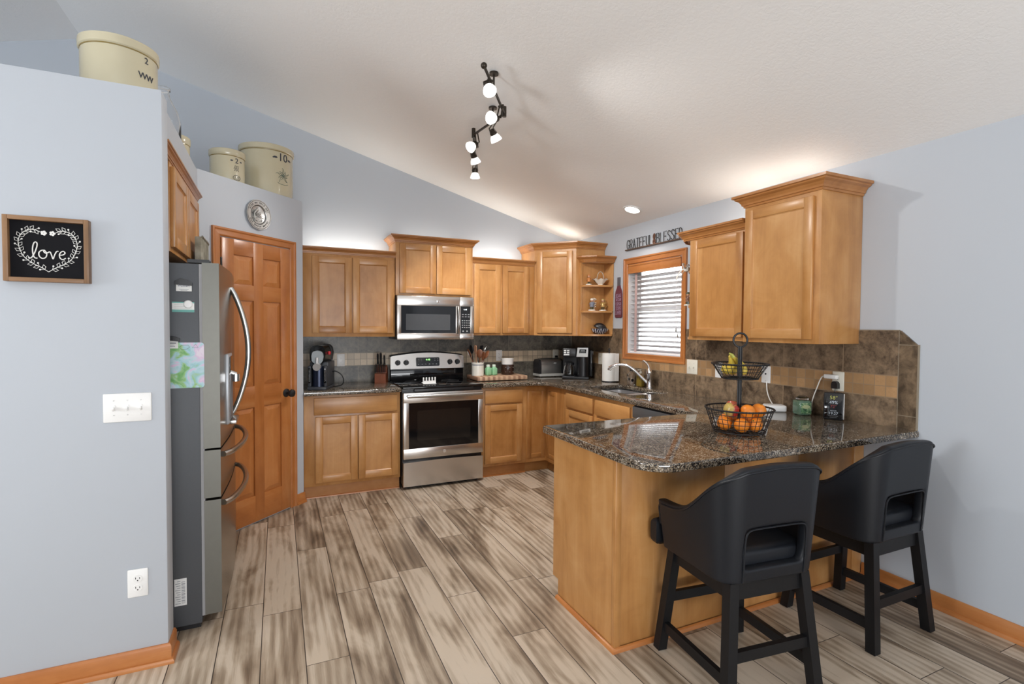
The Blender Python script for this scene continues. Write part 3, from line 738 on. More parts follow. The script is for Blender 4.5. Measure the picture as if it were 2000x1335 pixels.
m = MB(); m.X = Matrix.Translation((.020,-.0015,.037)) @ Matrix.Rotation(R(90),4,'X'); m.lathe([(.018,0),(.019,.003),(.015,.007),(0,.0075)], 24); m.build('magnet', WHITE, tt)
def art_mat():
    n = NT('child_watercolour'); v = n.coord(); x = n.sep(v)[0]
    f = n.math('ADD', n.noise(v, 16, 3, .5, .8), n.math('MULTIPLY', x, 1.1))
    col = n.ramp(f, [(.36, (.09,.42,.06)), (.43, (.30,.58,.22)), (.48, (.28,.60,.66)), (.55, (.50,.70,.80)), (.60, (.72,.52,.76)), (.68, (.80,.70,.84))])
    return n.fin(n.mix(n.math('MULTIPLY', n.noise(v, 40, 3), .35), col, (.85,.85,.82)), .8)
tt = thing('watercolour_painting', "child's green, blue and pink watercolour stuck to the fridge side", 'picture', (-.388, 2.7995, 1.155))
m = MB(); m.prism(arc(.058,.012,.012,-90,0,3)+arc(.058,.200,.012,0,90,3)+[(-.072,.212),(-.072,0)], -.0015, -.0003, 'y'); pg = m.build('paper', art_mat(), tt)
m = MB(); m.tube([(.022,-.0018,.188),(.036,-.0018,.205),(.046,-.0018,.188)], .0012, 5, closed=True).tube([(-.028,-.0018,.190),(-.02,-.0018,.200),(.006,-.0018,.200),(.012,-.0018,.190),(.002,-.0018,.182),(-.02,-.0018,.180)], .0010, 5, closed=True); m.build('doodle', mk, pg)
tt = thing('magnetic_clip', 'black magnetic clip with a card, half hidden above the watercolour', 'magnet', (-.447, 2.797, 1.352))
m = MB(); m.prism([(-.02,.026),(.032,.020),(.034,.034),(.01,.044),(-.02,.050)], -.012, 0, 'y'); m.build('clip', BLACK, tt)
cd = box(-.022,.026,-.004,-.001,-.012,.024).build('card', PAPER, tt)
m = MB(); m.box(-.016,.018,-.0046,-.0038,.010,.015).box(-.016,.012,-.0046,-.0038,.003,.005).box(-.016,.014,-.0046,-.0038,-.004,-.002); m.build('small_print', mk, cd)
# on the fridge top
def corr():
    n = NT('galvanised_grey'); return n.fin(n.ramp(n.noise(n.coord(), 14, 4), [(.35,(.16,.15,.11)),(.65,(.34,.33,.27))]), .55, .35)
tt = thing('metal_tray_stand', 'thin grey-green corrugated metal rack standing on the fridge top before the cabinet', 'rack', (-.412, 3.545, 1.7365))
m = MB(); pl = [(.016+.007*(k%2), -.150+.30*k/28) for k in range(29)]+[(-.014,.150),(-.014,-.150)]
m.prism(pl, 0, .215); m.build('corrugated_shell', corr(), tt)
m = MB(); m.tube([(.022,-.15+.30*k/20,.214+.006*math.sin(k*1.9)) for k in range(21)], .005, 6); m.build('wavy_rim', corr(), tt)
tt = thing('scroll_ornament', 'small black scroll ornament on the fridge door top', 'ornament', (-.300, 3.42, 1.743))
m = MB(); m.box(-.01,.01,-.06,.06,0,.004)
for y in (-.042,-.015,.012,.04): m.tube([(0,y+.012*math.cos(q)*(1-q/9),.016+.012*math.sin(q)*(1-q/9)) for q in [k*.5 for k in range(14)]], .003, 6)
m.build('scrollwork', IRON, tt)

# ------------------------------------------------------------------ range
RX, RW, RF = .996, .758, 4.49     # left, width, door plane
t = thing('electric_range', 'stainless electric range with black glass cooktop and tall control backguard', 'stove', (RX, RF, 0))
RD = YB-.012-RF
m = MB(); m.box(0, RW, .03, RD, .04, .895, .003); m.build('body', BLACK, t)
m = MB(); m.box(.03, RW-.03, .05, .3, 0, .04); m.build('base', BLACK, t)
m = MB(); m.box(-.002, RW+.002, -.012, RD-.07, .893, .916, .006); ct = m.build('cooktop', BLACKG, t)
m = MB(); m.box(.10,.66,-.018,-.004,.868,.893,.003); m.build('vent_trim', BLACK, t)
ring = plain('burner_ring_grey', (.03,.03,.032), .3)
for x, y, r in ((.19,.16,.095),(.57,.16,.115),(.19,.42,.075),(.57,.42,.085)):
    MB().tube([(x+r*math.cos(q*PI/20), y+r*math.sin(q*PI/20), .9162) for q in range(40)], .0012, 4, closed=True).build('burner_mark', ring, ct)
# oven door
m = MB(); gx0, gx1, gz0, gz1 = .052, .706, .365, .770
m.box(.004, RW-.004, -.018, .03, .272, gz0, .004).box(.004, RW-.004, -.018, .03, gz1, .862, .004).box(.004, gx0, -.018, .03, gz0-.006, gz1+.006, .003).box(gx1, RW-.004, -.018, .03, gz0-.006, gz1+.006, .003)
od = m.build('oven_door', STEEL, t)
m = MB(); m.box(gx0-.002, gx1+.002, -.016, .02, gz0-.002, gz1+.002); gl = m.build('door_glass', BLACKG, od)
m = MB(); m.box(.13,.628,-.0166,-.0155,.43,.70); m.build('viewing_window', plain('smoked_window', (.015,.013,.012), .08), gl)
m = MB(); m.tube([(.03+.698*i/20, -.058-.008*math.sin(PI*i/20), .835) for i in range(21)], .0155, 14)
m.cyl((.04,-.058,.835),(.04,-.016,.835),.012,n=12).cyl((.718,-.058,.835),(.718,-.016,.835),.012,n=12); m.build('door_handle', HST, od)
m = MB(); m.X = Matrix.Translation((.379,-.018,.318)) @ Matrix.Rotation(R(90),4,'X'); m.lathe([(.015,0),(.0155,.002),(.0135,.0035),(0,.0035)], 24); bd = m.build('round_badge', CHROME, od)
m = MB(); m.tube([(.379+.0085*math.cos(q*.35), -.0218, .318+.0085*math.sin(q*.35)) for q in range(18)], .0012, 5, closed=True); m.tube([(.374,-.0218,.318),(.378,-.0218,.322),(.381,-.0218,.315),(.385,-.0218,.319)], .001, 5); m.build('badge_script', mk, bd)
m = MB(); m.prism([(.004,.028),(RW-.004,.028),(RW-.004,.240)]+[(RW-.004-.75*i/10, .240+.008*math.sin(PI*i/10)) for i in range(1,10)]+[(.004,.240)], -.018, .03, 'y'); m.build('storage_drawer', STEEL, t)
# backguard
m = MB(); m.box(.004, RW-.004, RD-.085, RD-.004, .905, 1.035, .006); bg = m.build('backguard', BLACKG, t)
tp = [(.0, 1.030), (RW, 1.030), (RW-.004, 1.150)]+[(RW-.02-.718*i/16, 1.158+.030*math.sin(PI*i/16)) for i in range(17)]+[(.004, 1.150)]
m = MB(); m.prism(tp, 0, .075, 'y'); m.v = [(x, RD-.100+y+(z-1.03)*.13, z) for x, y, z in m.v]; cp = m.build('control_panel', STEEL, t)
m = MB(); top = [(x, z) for x, z in tp[2:]]
m.tube([(x, RD-.058+(z-1.03)*.13, z+.003) for x, z in top], .008, 8); m.build('trim', BLACK, cp)
def PY(z): return RD-.100+(z-1.03)*.13
dm = MB(); dm.prism(arc(.255+.01,1.055+.01,.01,180,270,3)+arc(.495-.01,1.055+.01,.01,270,360,3)+arc(.495-.01,1.140-.01,.01,0,90,3)+arc(.255+.01,1.140-.01,.01,90,180,3), -.006, 0, 'y'); dm.v = [(x, PY(z)+y, z) for x, y, z in dm.v]
dp = dm.build('clock_display', BLACKG, cp)
GRN = emit('green_digits', (.35,.9,.25), 1.2)
text('digits', '4:48', .026, Matrix.Translation((.375, PY(1.118)-.0068, 1.118)) @ Matrix.Rotation(R(82.6),4,'X'), GRN, dp, .0003)
BTN = plain('grey_print', (.35,.35,.36), .6)
m = MB()
for k in range(6): m.box(.272+.037*k,.284+.037*k,PY(1.075)-.008,PY(1.075)-.004,1.071,1.077)
for x in (.275,.305,.44,.47): m.box(x,x+.012,PY(1.115)-.008,PY(1.115)-.004,1.105,1.109).box(x,x+.012,PY(1.12)-.008,PY(1.12)-.004,1.122,1.126)
m.build('touch_keys', BTN, dp)
for x in (.072,.155,.605,.685):
    z = 1.092; k = MB(); k.X = Matrix.Translation((x, PY(z), z)) @ Matrix.Rotation(R(82.6),4,'X')
    k.lathe([(.026,0),(.026,.012),(.022,.020),(0,.020)], 24).box(-.006,.006,-.026,.026,.018,.032,.003); kb = k.build('burner_knob', BLACK, cp)
    k = MB(); k.X = Matrix.Translation((x, PY(z), z)) @ Matrix.Rotation(R(82.6),4,'X'); k.box(-.001,.001,.012,.024,.0318,.0326); k.build('pointer', WHITE, kb)
# little white slotted rack on the cooktop
tt = thing('spoon_rest', 'small white slotted rest with upright teeth on the black cooktop', 'rest', (1.275, 4.62, .9185))
m = MB(); m.box(-.062,.062,-.012,.03,0,.006,.002).box(-.062,.062,.008,.014,0,.030)
for k in range(5): m.box(-.062+.0275*k,-.048+.0275*k,.008,.014,.028,.062,.002)
m.box(-.074,-.062,.0,.006,.014,.018); m.build('rack', WHITE, tt)

# ------------------------------------------------------------------ microwave
t = thing('microwave', 'stainless over-the-range microwave under the short cabinet', 'microwave', (1.001, 4.765, 1.328))
MW, MH = .758, .410
m = MB(); m.box(0, MW, .02, YB-4.765-.013, 0, MH, .003); m.build('case', BLACK, t)
m = MB(); gx0, gx1, gz0, gz1 = .04, .572, .06, .318
m.box(.003,.612,-.008,.02,0,gz0,.003).box(.003,.612,-.008,.02,gz1,MH,.003).box(.003,gx0,-.008,.02,gz0-.005,gz1+.005,.002).box(gx1,.612,-.008,.02,gz0-.005,gz1+.005,.002)
dr = m.build('door', STEEL, t)
m = MB(); m.box(gx0-.001, gx1+.001, -.006, .015, gz0-.001, gz1+.001); gl = m.build('door_glass', BLACKG, dr)
m = MB(); m.box(.085,.515,-.0068,-.0058,.09,.24); m.build('viewing_window', plain('grey_screen_window', (.06,.062,.066), .12), gl)
m = MB(); m.tube([(.592, -.012-.030*math.sin(PI*i/14)**.6, .062+.255*i/14) for i in range(15)], .011, 12); m.build('door_handle', HST, dr)
m = MB(); m.X = Matrix.Translation((.392,-.008,.362)) @ Matrix.Rotation(R(90),4,'X'); m.lathe([(.0145,0),(.015,.002),(.0125,.0035),(0,.0035)], 24); bd = m.build('round_badge', CHROME, dr)
m = MB(); m.tube([(.392+.008*math.cos(q*.35), -.0118, .362+.008*math.sin(q*.35)) for q in range(18)], .001, 5, closed=True); m.tube([(.388,-.0118,.362),(.391,-.0118,.365),(.394,-.0118,.359),(.397,-.0118,.363)], .001, 5); m.build('badge_script', mk, bd)
m = MB(); m.box(.614,MW-.003,-.008,.02,0,.058,.003).box(.614,MW-.003,-.008,.02,.320,MH,.003).box(.614,.620,-.008,.02,.055,.325).box(MW-.036,MW-.003,-.008,.02,.055,.325,.002); cp = m.build('control_side', STEEL, t)
box(.619,MW-.036,-.0075,.015,.057,.321).build('keypad', BLACKG, cp)
text('digits', '4:48', .020, FM(.668,-.0082,.290), emit('white_digits', (.8,.85,.9), .8), cp, .0003)
m = MB()
for j in range(4):
    for i in range(4): m.box(.634+.0225*i,.646+.0225*i,-.0083,-.0072,.112+.022*j,.120+.022*j)
for i in range(3): m.box(.634+.03*i,.652+.03*i,-.0083,-.0072,.218,.223).box(.634+.03*i,.652+.03*i,-.0083,-.0072,.240,.245)
m.box(.640,.654,-.0083,-.0072,.074,.086).box(.680,.694,-.0083,-.0072,.074,.086); m.build('keys', BTN, cp)

# ------------------------------------------------------------------ ceiling lights
def cp_(x, y, off): return Vector((x, y, zc(x)-off))
SHADE = NT('lit_frosted_glass'); SHADE.p.inputs['Emission Color'].default_value = (1,.97,.92,1); SHADE.p.inputs['Emission Strength'].default_value = .9; SHADE = SHADE.fin((.9,.9,.88), .3)
t = thing('track_light', 'dark bronze zigzag track light with six white glass shades on the sloping ceiling', 'ceiling light', (1.25, 3.2, zc(1.25)))
O = Vector(t.location)
A = [cp_(1.06,2.722,.10), cp_(1.346,3.088,.10), cp_(1.303,3.547,.10), cp_(1.59,4.257,.10)]
m = MB()
for a, b in zip(A[:-1], A[1:]): m.cyl(a-O, b-O, .0085, n=10)
m.build('rail', BRONZE, t)
for i in (0, 3): MB().ball(A[i]-O, .018).build('end_knob', BRONZE, t)
for i in (1, 2): MB().cyl(A[i]-O-Vector((0,0,.02)), A[i]-O+Vector((0,0,.045)), .014, n=14).build('joint', BRONZE, t)
for f, (i, j) in ((.45,(0,1)), (.35,(1,2)), (.5,(2,3))):
    p = A[i].lerp(A[j], f); q = Vector((p.x, p.y, zc(p.x)-.004))
    m = MB().cyl(p-O, q-O, .006, n=8).cyl(q-O-Vector((0,0,.012)), q-O, .028, n=18); m.build('ceiling_mount', BRONZE, t)
def head(att, sh, dirv, power, throw=None):
    """att: rail point, sh: centre of the shade mouth, dirv: way it points"""
    d = Vector(dirv).normalized(); neck = sh-d*.088
    sd = d.cross(Vector((0,0,1))); sd = sd.normalized() if sd.length > .1 else Vector((1,0,0))
    m = MB(); m.tube([att-O-sd*.012, neck-O-sd*.018, neck-O+d*.03-sd*.022], .0045, 6).tube([att-O+sd*.012, neck-O+sd*.018, neck-O+d*.03+sd*.022], .0045, 6)
    m.cyl(att-O-sd*.018, att-O+sd*.018, .008, n=10)
    hd = m.build('lamp_arm', BRONZE, t)
    M = Matrix.Translation(sh-O-d*.082) @ d.to_track_quat('Z','Y').to_matrix().to_4x4() @ Matrix.Scale(.82, 4)
    m = MB(); m.X = M; m.lathe([(0,0),(.014,0),(.018,.006),(.024,.012),(.023,.016),(.027,.020),(.026,.026),(.030,.030),(.029,.045),(.024,.050),(0,.050)], 20); m.build('socket', BRONZE, hd)
    m = MB(); m.X = M; m.lathe([(.022,.046),(.030,.052),(.040,.068),(.047,.090),(.049,.100),(.046,.100),(.044,.090),(.037,.070),(.026,.056),(0,.052)], 24); m.build('glass_shade', SHADE, hd)
    m = MB(); m.X = M; m.ball((0,0,.072), .017); m.build('bulb', emit_bulb, hd)
    l = D.lights.new('track_lamp', 'SPOT'); l.energy = power; l.color = (1,.97,.93); l.shadow_soft_size = .03; l.spot_size = R(112); l.spot_blend = .6
    o = D.objects.new('track_lamp', l); COL.objects.link(o); o.location = sh+d*.012; d = Vector(throw).normalized() if throw else d; o.rotation_euler = (-d).to_track_quat('Z','Y').to_euler()
emit_bulb = emit('bulb_glow', (1,.96,.9), 9)
Lr = lambda i, f: A[i].lerp(A[i+1], f)
E_ = Vector((0,0,H_EYE))
def toward(p): return (E_-p).normalized()
s1, s2 = cp_(1.113,2.762,.20), cp_(1.227,3.034,.20)
head(Lr(0,.28), s1, toward(s1)+Vector((.35,.15,-.5)), 22, (.75,-.45,-.85))
head(Lr(0,.82), s2, toward(s2)+Vector((-.55,.35,.1)), 14, (-.4,-.3,-.9))
s3 = cp_(1.357,3.24,.22); head(Lr(1,.22), s3, (.55,.25,-.75), 27)
s4 = cp_(1.270,3.533,.21); head(Lr(1,.9), s4, (-.75,-.25,-.55), 24)
s5 = cp_(1.387,3.72,.22); head(Lr(2,.18), s5, (.45,.35,-.8), 27)
s6 = cp_(1.486,4.005,.22); head(Lr(2,.62), s6, (.05,.1,-1), 27)
t = thing('recessed_light', 'round white recessed light in the ceiling near the sink window', 'ceiling light', (2.877, 3.733, zc(2.877)-.003), 0, None, (0, math.atan(.279), 0))
MB().lathe([(.062,0),(.082,0),(.084,-.003),(.080,-.008),(.066,-.008),(.062,0)], 32).build('trim_ring', WHITE, t)
MB().cyl((0,0,-.001),(0,0,-.004),.064,n=32).build('lens', emit('warm_lens', (1,.97,.92), 6), t)
l = D.lights.new('downlight', 'SPOT'); l.energy = 6; l.spot_size = R(110); l.spot_blend = .7; l.shadow_soft_size = .05; l.color = (1,.92,.82)
o = D.objects.new('downlight', l); COL.objects.link(o); o.location = (2.874, 3.733, zc(2.877)-.02)
# rope lights lying on the cabinet tops
for n, (x0, x1, y, z, e) in enumerate(((.25,.95,5.02,2.11,1.6), (1.85,2.38,5.02,2.11,1.3), (1.08,1.70,5.02,2.26,.5))):
    area('cabinet_top_light', ((x0+x1)/2, y, z), (R(180), 0, 0), x1-x0, .03, e, (1,.93,.82))
area('cabinet_top_light', (2.97, 2.30, 2.25), (R(180), 0, 0), .03, .5, .45, (1,.93,.82))
area('cabinet_top_light', (2.97, 2.68, 2.125), (R(180), 0, 0), .03, .4, .5, (1,.93,.82))
area('cabinet_top_light', (2.80, 4.90, 2.29), (R(180), 0, 0), .4, .05, .5, (1,.93,.82))

# ------------------------------------------------------------------ things on the back counter
def cat(pts, n=6, closed=False):           # Catmull-Rom through points
    P = [Vector(p) for p in pts]; out = []; m = len(P)
    for i in range(m if closed else m-1):
        a, b, c, d = (P[(i-1)%m], P[i], P[(i+1)%m], P[(i+2)%m]) if closed else (P[max(i-1,0)], P[i], P[i+1], P[min(i+2,m-1)])
        for k in range(n):
            t = k/n; out.append(.5*((2*b)+(c-a)*t+(2*a-5*b+4*c-d)*t*t+(3*b-a-3*c+d)*t**3))
    if not closed: out.append(P[-1])
    return out
NAVY = plain('navy_metal', (.022,.03,.06), .25, .5); DGREY = plain('charcoal_plastic', (.05,.055,.065), .4)
t = thing('slush_machine', 'dark frozen-drink machine with clear dome and silver knob beside the pantry wall', 'drink machine', (.292, 4.592, CZ), -.33)
m = MB(); m.box(-.077,.077,0,.30,0,.028,.008); m.build('base_tray', DGREY, t)
m = MB(); m.box(-.077,.077,.075,.30,.028,.235,.01).box(-.077,-.052,.02,.08,.028,.205,.006).box(.052,.077,.02,.08,.028,.205,.006); m.build('housing', DGREY, t)
m = MB(); m.cyl((0,.075,.028),(0,.075,.20),.052,n=32); m.build('front_column', NAVY, t)
m = MB(); m.box(-.074,-.055,.017,.021,.06,.185).box(.055,.074,.017,.021,.06,.185); kp = m.build('touch_panel', BLACKG, t)
m = MB()
for k in range(9): m.box(-.067,-.061,.0155,.0175,.075+.0115*k,.079+.0115*k).box(.061,.065,.0155,.0175,.075+.0115*k,.079+.0115*k).box(.067,.070,.0155,.0175,.080+.0115*k,.083+.0115*k)
m.cyl((.0645,.0165,.178),(.0645,.0175,.178),.006,n=14); m.build('panel_lights', plain('panel_white', (.6,.62,.65), .5), kp)
m = MB()
for y, r in ((.03,1),(.30,1)): pass
pr = [(-.062,.25),(-.066,.31),(-.058,.352),(-.04,.372),(0,.380),(.04,.372),(.058,.352),(.066,.31),(.060,.25),(.035,.215),(0,.205),(-.035,.215)]
m.prism(pr, .035, .27, 'y'); m.build('clear_drum', glass('smoky_tank', (.62,.70,.78), .08), t)
m = MB(); m.cyl((0,.05,.285),(0,.27,.285),.050,n=28); m.build('evaporator', plain('frosty_drum', (.40,.44,.48), .35, .2), t)
m = MB(); m.prism([(x*1.06, .29+(z-.29)*1.05) for x, z in pr], .25, .30, 'y'); m.build('rear_collar', BLACK, t)
m = MB(); m.prism([(x*.74, .270+(z-.285)*.66) for x, z in pr], .026, .036, 'y'); m.build('drum_face', plain('milky_face', (.42,.47,.50), .25), t)
m = MB(); m.tube([(.0,.018,.20),(0,.012,.24),(0,.016,.275)], [.013,.013,.012], 12).cyl((0,.028,.20),(0,-.004,.195),.031,n=26); m.build('dispense_lever', plain('bright_silver', (.62,.62,.62), .35, .5), t)
box(.066,.088,.10,.13,.295,.325,.006).build('red_latch', RED, t)
m = MB(); m.tube(cat([(.076,.22,.14),(.11,.215,.142),(.155,.22,.11),(.172,.225,.06),(.155,.23,.020),(.11,.235,.0075),(.09,.24,.0075)]), .0045, 8); m.build('power_cord', BLACK, t)

CHERRY = wood('cherry_block', 2, (.10,.025,.01), (.17,.045,.017), (.24,.07,.03), .3)
kbx, kby, kr = .902, 5.005, -.35
t = thing('knife_block', 'reddish wooden knife block full of black-handled knives left of the stove', 'knife block', (kbx, kby, CZ), kr)
m = MB(); m.prism([(-.055,0),(.085,0),(.085,.125),(.05,.165),(.015,.150),(-.002,.095),(-.055,.088)], -.052, .052, 'x'); m.build('block', CHERRY, t)
KM = Matrix.Translation((kbx, kby, CZ)) @ Matrix.Rotation(kr, 4, 'Z')
def knife(lx, ly, z0, ln, w, lean, lab, kk=1.2):
    z0 += .005; ln *= kk
    d = Vector((lean*.3, -.28, 1)).normalized(); a = Vector((lx, ly, z0))
    o = thing('kitchen_knife', lab, 'knife', KM @ a, kr, 'knives in the wooden block')
    m = MB(); m.tube([d*.006, d*.012, d*(.4*ln), d*(.8*ln), d*ln], [w*.8, w, w*.85, w*1.05, w*.8], 10, flat=.6); m.build('handle', BLACK, o)
    m = MB(); m.cyl((0,0,0), d*.006, w*.8, n=10).cyl(d*ln, d*(ln+.004), w*.8, n=10); m.build('bolster', CHROME, o)
for k in range(6): knife(-.042+.0165*k, -.030, .093, .072, .0065, .15, 'one of six black steak knives in the front row of the wooden block')
for lx, ly, z0, ln, w, lab in ((-.036,.030,.161,.10,.011,'leftmost large black-handled knife at the back of the block'), (-.008,.034,.163,.105,.012,'middle large black-handled knife, standing highest in the block'), (.026,.030,.161,.085,.010,'rightmost large black-handled knife at the back of the block, next to the stove')): knife(lx, ly, z0, ln, w, .1, lab)

def board_mat():
    n = NT('striped_butcher_block'); x, y, z = n.sep(n.coord())
    f = n.math('FRACT', n.math('DIVIDE', x, .056)); s = n.math('LESS_THAN', f, .5); w = n.white(n.comb(n.math('FLOOR', n.math('DIVIDE', x, .028)), 1, 1))
    g = n.noise(n.map(n.coord(), (60,8,60)), 1, 3)
    a = n.mix(g, (.50,.32,.20), (.62,.44,.30)); b = n.mix(g, (.20,.085,.05), (.33,.16,.10))
    return n.fin(n.mix(n.math('MULTIPLY', s, n.math('ADD', .5, n.math('MULTIPLY', w, .5))), a, b), .5)
t = thing('cutting_board', 'thick striped butcher-block board on the counter right of the stove', 'cutting board', (2.06, 4.87, CZ))
m = MB(); m.box(-.275,.275,-.155,.165,.008,.048,.006); m.build('board', board_mat(), t)
m = MB()
for x in (-.24,.24):
    for y in (-.12,.13): m.cyl((x,y,0),(x,y,.009),.012,n=12)
m.build('rubber_feet', BLACK, t)
BTOP = CZ+.048
ux, uy = 1.845, 4.87
t = thing('utensil_crock', 'white stoneware crock with a blue band holding kitchen utensils', 'crock', (ux, uy, BTOP))
m = MB(); m.lathe([(.058,0),(.062,.004),(.062,.120),(.064,.122),(.064,.136),(.058,.136),(.057,.012),(0,.012)], 32); m.build('crock_body', plain('ivory_stoneware', (.72,.70,.64), .25), t)
m = MB(); m.lathe([(.0622,.108),(.0628,.108),(.0628,.114),(.0622,.114)], 32, caps=False); m.build('blue_band', plain('navy_glaze', (.03,.05,.13), .3), t)
DW = wood('dark_spoon_wood', 2, (.09,.028,.012), (.16,.055,.022), (.25,.10,.045), .45); PW = wood('pale_spoon_wood', 2, (.24,.12,.07), (.33,.17,.10), (.42,.24,.15), .5)
def utensil(name, lab, tip, base, mat, kind, tw=0):
    b = Vector((base[0], base[1], .016)); p = Vector(tip); d = (p-b); L = d.length
    o = thing(name, lab, 'utensil', (ux, uy, BTOP), 0, 'utensils in the white crock')
    X = Matrix.Translation(b) @ (d.to_track_quat('Z','Y').to_matrix().to_4x4()) @ Matrix.Rotation(tw, 4, 'Z')
    m = MB(); m.X = X; m.cyl((0,0,0),(0,0,L-.07),.0055,.0048,n=10); m.build('handle', mat, o)
    m = MB(); m.X = X
    if kind == 'spoon': m.ball((0,0,L-.035), .034, (1,.3,1.35))
    elif kind == 'spatula': m.prism([(-.010,L-.075),(.010,L-.075),(.022,L-.045),(.024,L),(-.018,L+.006),(-.022,L-.045)], -.003, .003, 'y')
    elif kind == 'paddle': m.prism([(-.006,L-.085),(.006,L-.085),(.020,L-.055),(.022,L-.02),(.012,L+.004),(-.012,L+.004),(-.022,L-.02),(-.020,L-.055)], -.0035, .0035, 'y')
    elif kind == 'whisk':
        for k in range(4):
            a = k*PI/4; m.tube([(.018*math.sin(PI*q/10)*math.cos(a), .018*math.sin(PI*q/10)*math.sin(a), L-.08+.085*q/10) for q in range(11)], .001, 5)
    m.build('head', mat, o)
utensil('wooden_spoon', 'dark wooden spoon leaning furthest left in the crock', (-.105,.008,.265), (.004,.006), DW, 'spoon')
utensil('black_ladle', 'black utensil tip behind the left spoons in the crock', (-.062,.040,.300), (-.02,.025), BLACK, 'spoon', .6)
utensil('wooden_paddle', 'pale pinkish wooden paddle standing tall in the crock', (-.040,-.035,.308), (-.018,-.030), PW, 'paddle')
utensil('wooden_spoon', 'dark wooden spoon in the middle of the crock', (.030,.018,.258), (.022,.014), DW, 'spoon', .5)
utensil('wooden_spatula', 'dark wooden spatula beside the middle spoon in the crock', (.05,-.038,.238), (.018,-.032), DW, 'paddle', .4)
utensil('wooden_spoon', 'broad reddish wooden spoon leaning furthest right in the crock', (.108,-.010,.245), (-.014,-.010), DW, 'spoon', .25)
utensil('spatula', 'black spatula standing behind the right-hand wooden spoons', (.070,.062,.300), (-.01,.03), BLACK, 'spatula')
utensil('wire_whisk', 'thin steel whisk furthest back right in the crock', (.085,-.024,.292), (.012,-.020), CHROME, 'whisk')
JG = plain('jade_glass', (.30,.62,.36), .2, Transmission_Weight=.15); MILK = plain('milky_lid', (.58,.66,.58), .3)
for x, y, lab in ((1.958,4.865,'left of two jade-green shakers on the striped board'), (2.024,4.872,'right of two jade-green shakers on the striped board')):
    t = thing('shaker', lab, 'shaker', (x, y, BTOP), .2)
    m = MB(); m.box(-.029,.029,-.029,.029,0,.078,.012,3).lathe([(.026,.076),(.020,.085),(.019,.092)], 20); m.build('jar', JG, t)
    MB().lathe([(.0195,.088),(.020,.092),(.020,.104),(.016,.110),(0,.112)], 20).build('lid', MILK, t)
t = thing('brown_canister', 'dark brown canister with steel dots on the right end of the board', 'canister', (2.185, 4.89, BTOP))
m = MB(); m.lathe([(.064,0),(.067,.005),(.068,.102),(.066,.106),(.060,.106),(.059,.01),(0,.01)], 32); m.build('canister', plain('brown_gloss', (.035,.017,.012), .2), t)
m = MB()
for a in (-1.62,-1.60+.65,-1.6-.65): m.ball((.068*math.cos(a), .068*math.sin(a), .032), .004).ball((.068*math.cos(a), .068*math.sin(a), .078), .004)
m.build('stud', CHROME, t)
t = thing('ramekin', 'white fluted ramekin sitting in the dark brown canister', 'bowl', (2.185, 4.89, BTOP+.100))
m = MB(); n = 60; pf = [(.050,.0),(.060,.008),(.064,.058),(.067,.066),(.062,.067),(.056,.012),(0,.01)]
m.lathe(pf, n); m.v = [(x*(1+.012*math.cos(30*math.atan2(y,x))), y*(1+.012*math.cos(30*math.atan2(y,x))), z) for x, y, z in m.v]; m.build('dish', WHITE, t)

t = thing('toaster', 'stainless and black two-slot toaster left of the coffee maker', 'toaster', (2.745, 5.025, CZ))
m = MB(); prf = [(-.075,.03),(-.078,.10),(-.072,.165),(-.052,.190),(0,.197),(.052,.190),(.072,.165),(.078,.10),(.075,.03)]
m.prism(prf, -.125, .125, 'x'); m.build('shell', steel('toaster_steel', (.62,.61,.59), .3, 2), t, ang=60)
for x0, x1 in ((-.150,-.125),(.125,.150)):
    m = MB(); m.prism([(y*.98, .03+(z-.03)*.985) for y, z in prf], x0, x1, 'x'); m.build('end_cap', BLACK, t, ang=60)
m = MB(); m.prism([(-.152,-.078),(-.06,-.092),(.06,-.092),(.152,-.078),(.152,.08),(-.152,.08)], .008, .034); m.build('base', plain('light_grey_base', (.45,.45,.43), .35), t)
m = MB(); m.box(-.11,.11,-.035,-.012,.192,.1985).box(-.11,.11,.012,.035,.192,.1985); m.build('slot', BLACK, t)
MB().ball((.045,-.0745,.150), .017, (1,.15,.45)).build('oval_badge', plain('badge_silver', (.6,.6,.58), .3, .5), t)
m = MB(); m.box(.150,.168,-.02,.02,.12,.135,.004); m.build('lever', BLACK, t)
m = MB()
for x in (-.12,.12):
    for y in (-.06,.06): m.cyl((x,y,0),(x,y,.009),.01,n=10)
m.build('rubber_feet', BLACK, t)

t = thing('coffee_maker', 'black two-sided coffee maker with silver panel and glass carafe in the corner', 'coffee maker', (2.912, 4.712, CZ), R(-34))
box(-.14,.14,-.13,.12,0,.026,.006).build('base', BLACK, t)
m = MB(); m.box(-.14,.14,.03,.12,.026,.30,.008).box(.015,.14,-.02,.04,.026,.235,.01).cyl((.075,-.035,.026),(.075,-.035,.232),.060,n=28); m.build('tower', BLACK, t)
m = MB(); m.box(-.14,.004,-.10,.12,.232,.325,.012).box(.006,.14,-.10,.12,.232,.330,.012); hd = m.build('brew_head', BLACK, t)
m = MB()
for x, z, w in ((-.125,.298,.026),(-.092,.298,.026),(-.125,.277,.026),(-.092,.277,.026),(-.125,.256,.059)): m.box(x, x+w, -.1025, -.099, z-.007, z+.007, .001)
m.build('button', plain('white_button', (.75,.76,.76), .4), hd)
SILV = plain('silver_plastic_panel', (.55,.55,.54), .3, .4)
m = MB(); m.prism([(.008,.236),(.126,.236),(.130,.332),(.020,.332)], -.112, -.095, 'y'); fp = m.build('silver_panel', SILV, hd)
m = MB(); m.prism([(.035,.275),(.108,.275),(.112,.315),(.042,.315)], -.1145, -.111, 'y'); lcd = m.build('display', BLACKG, fp)
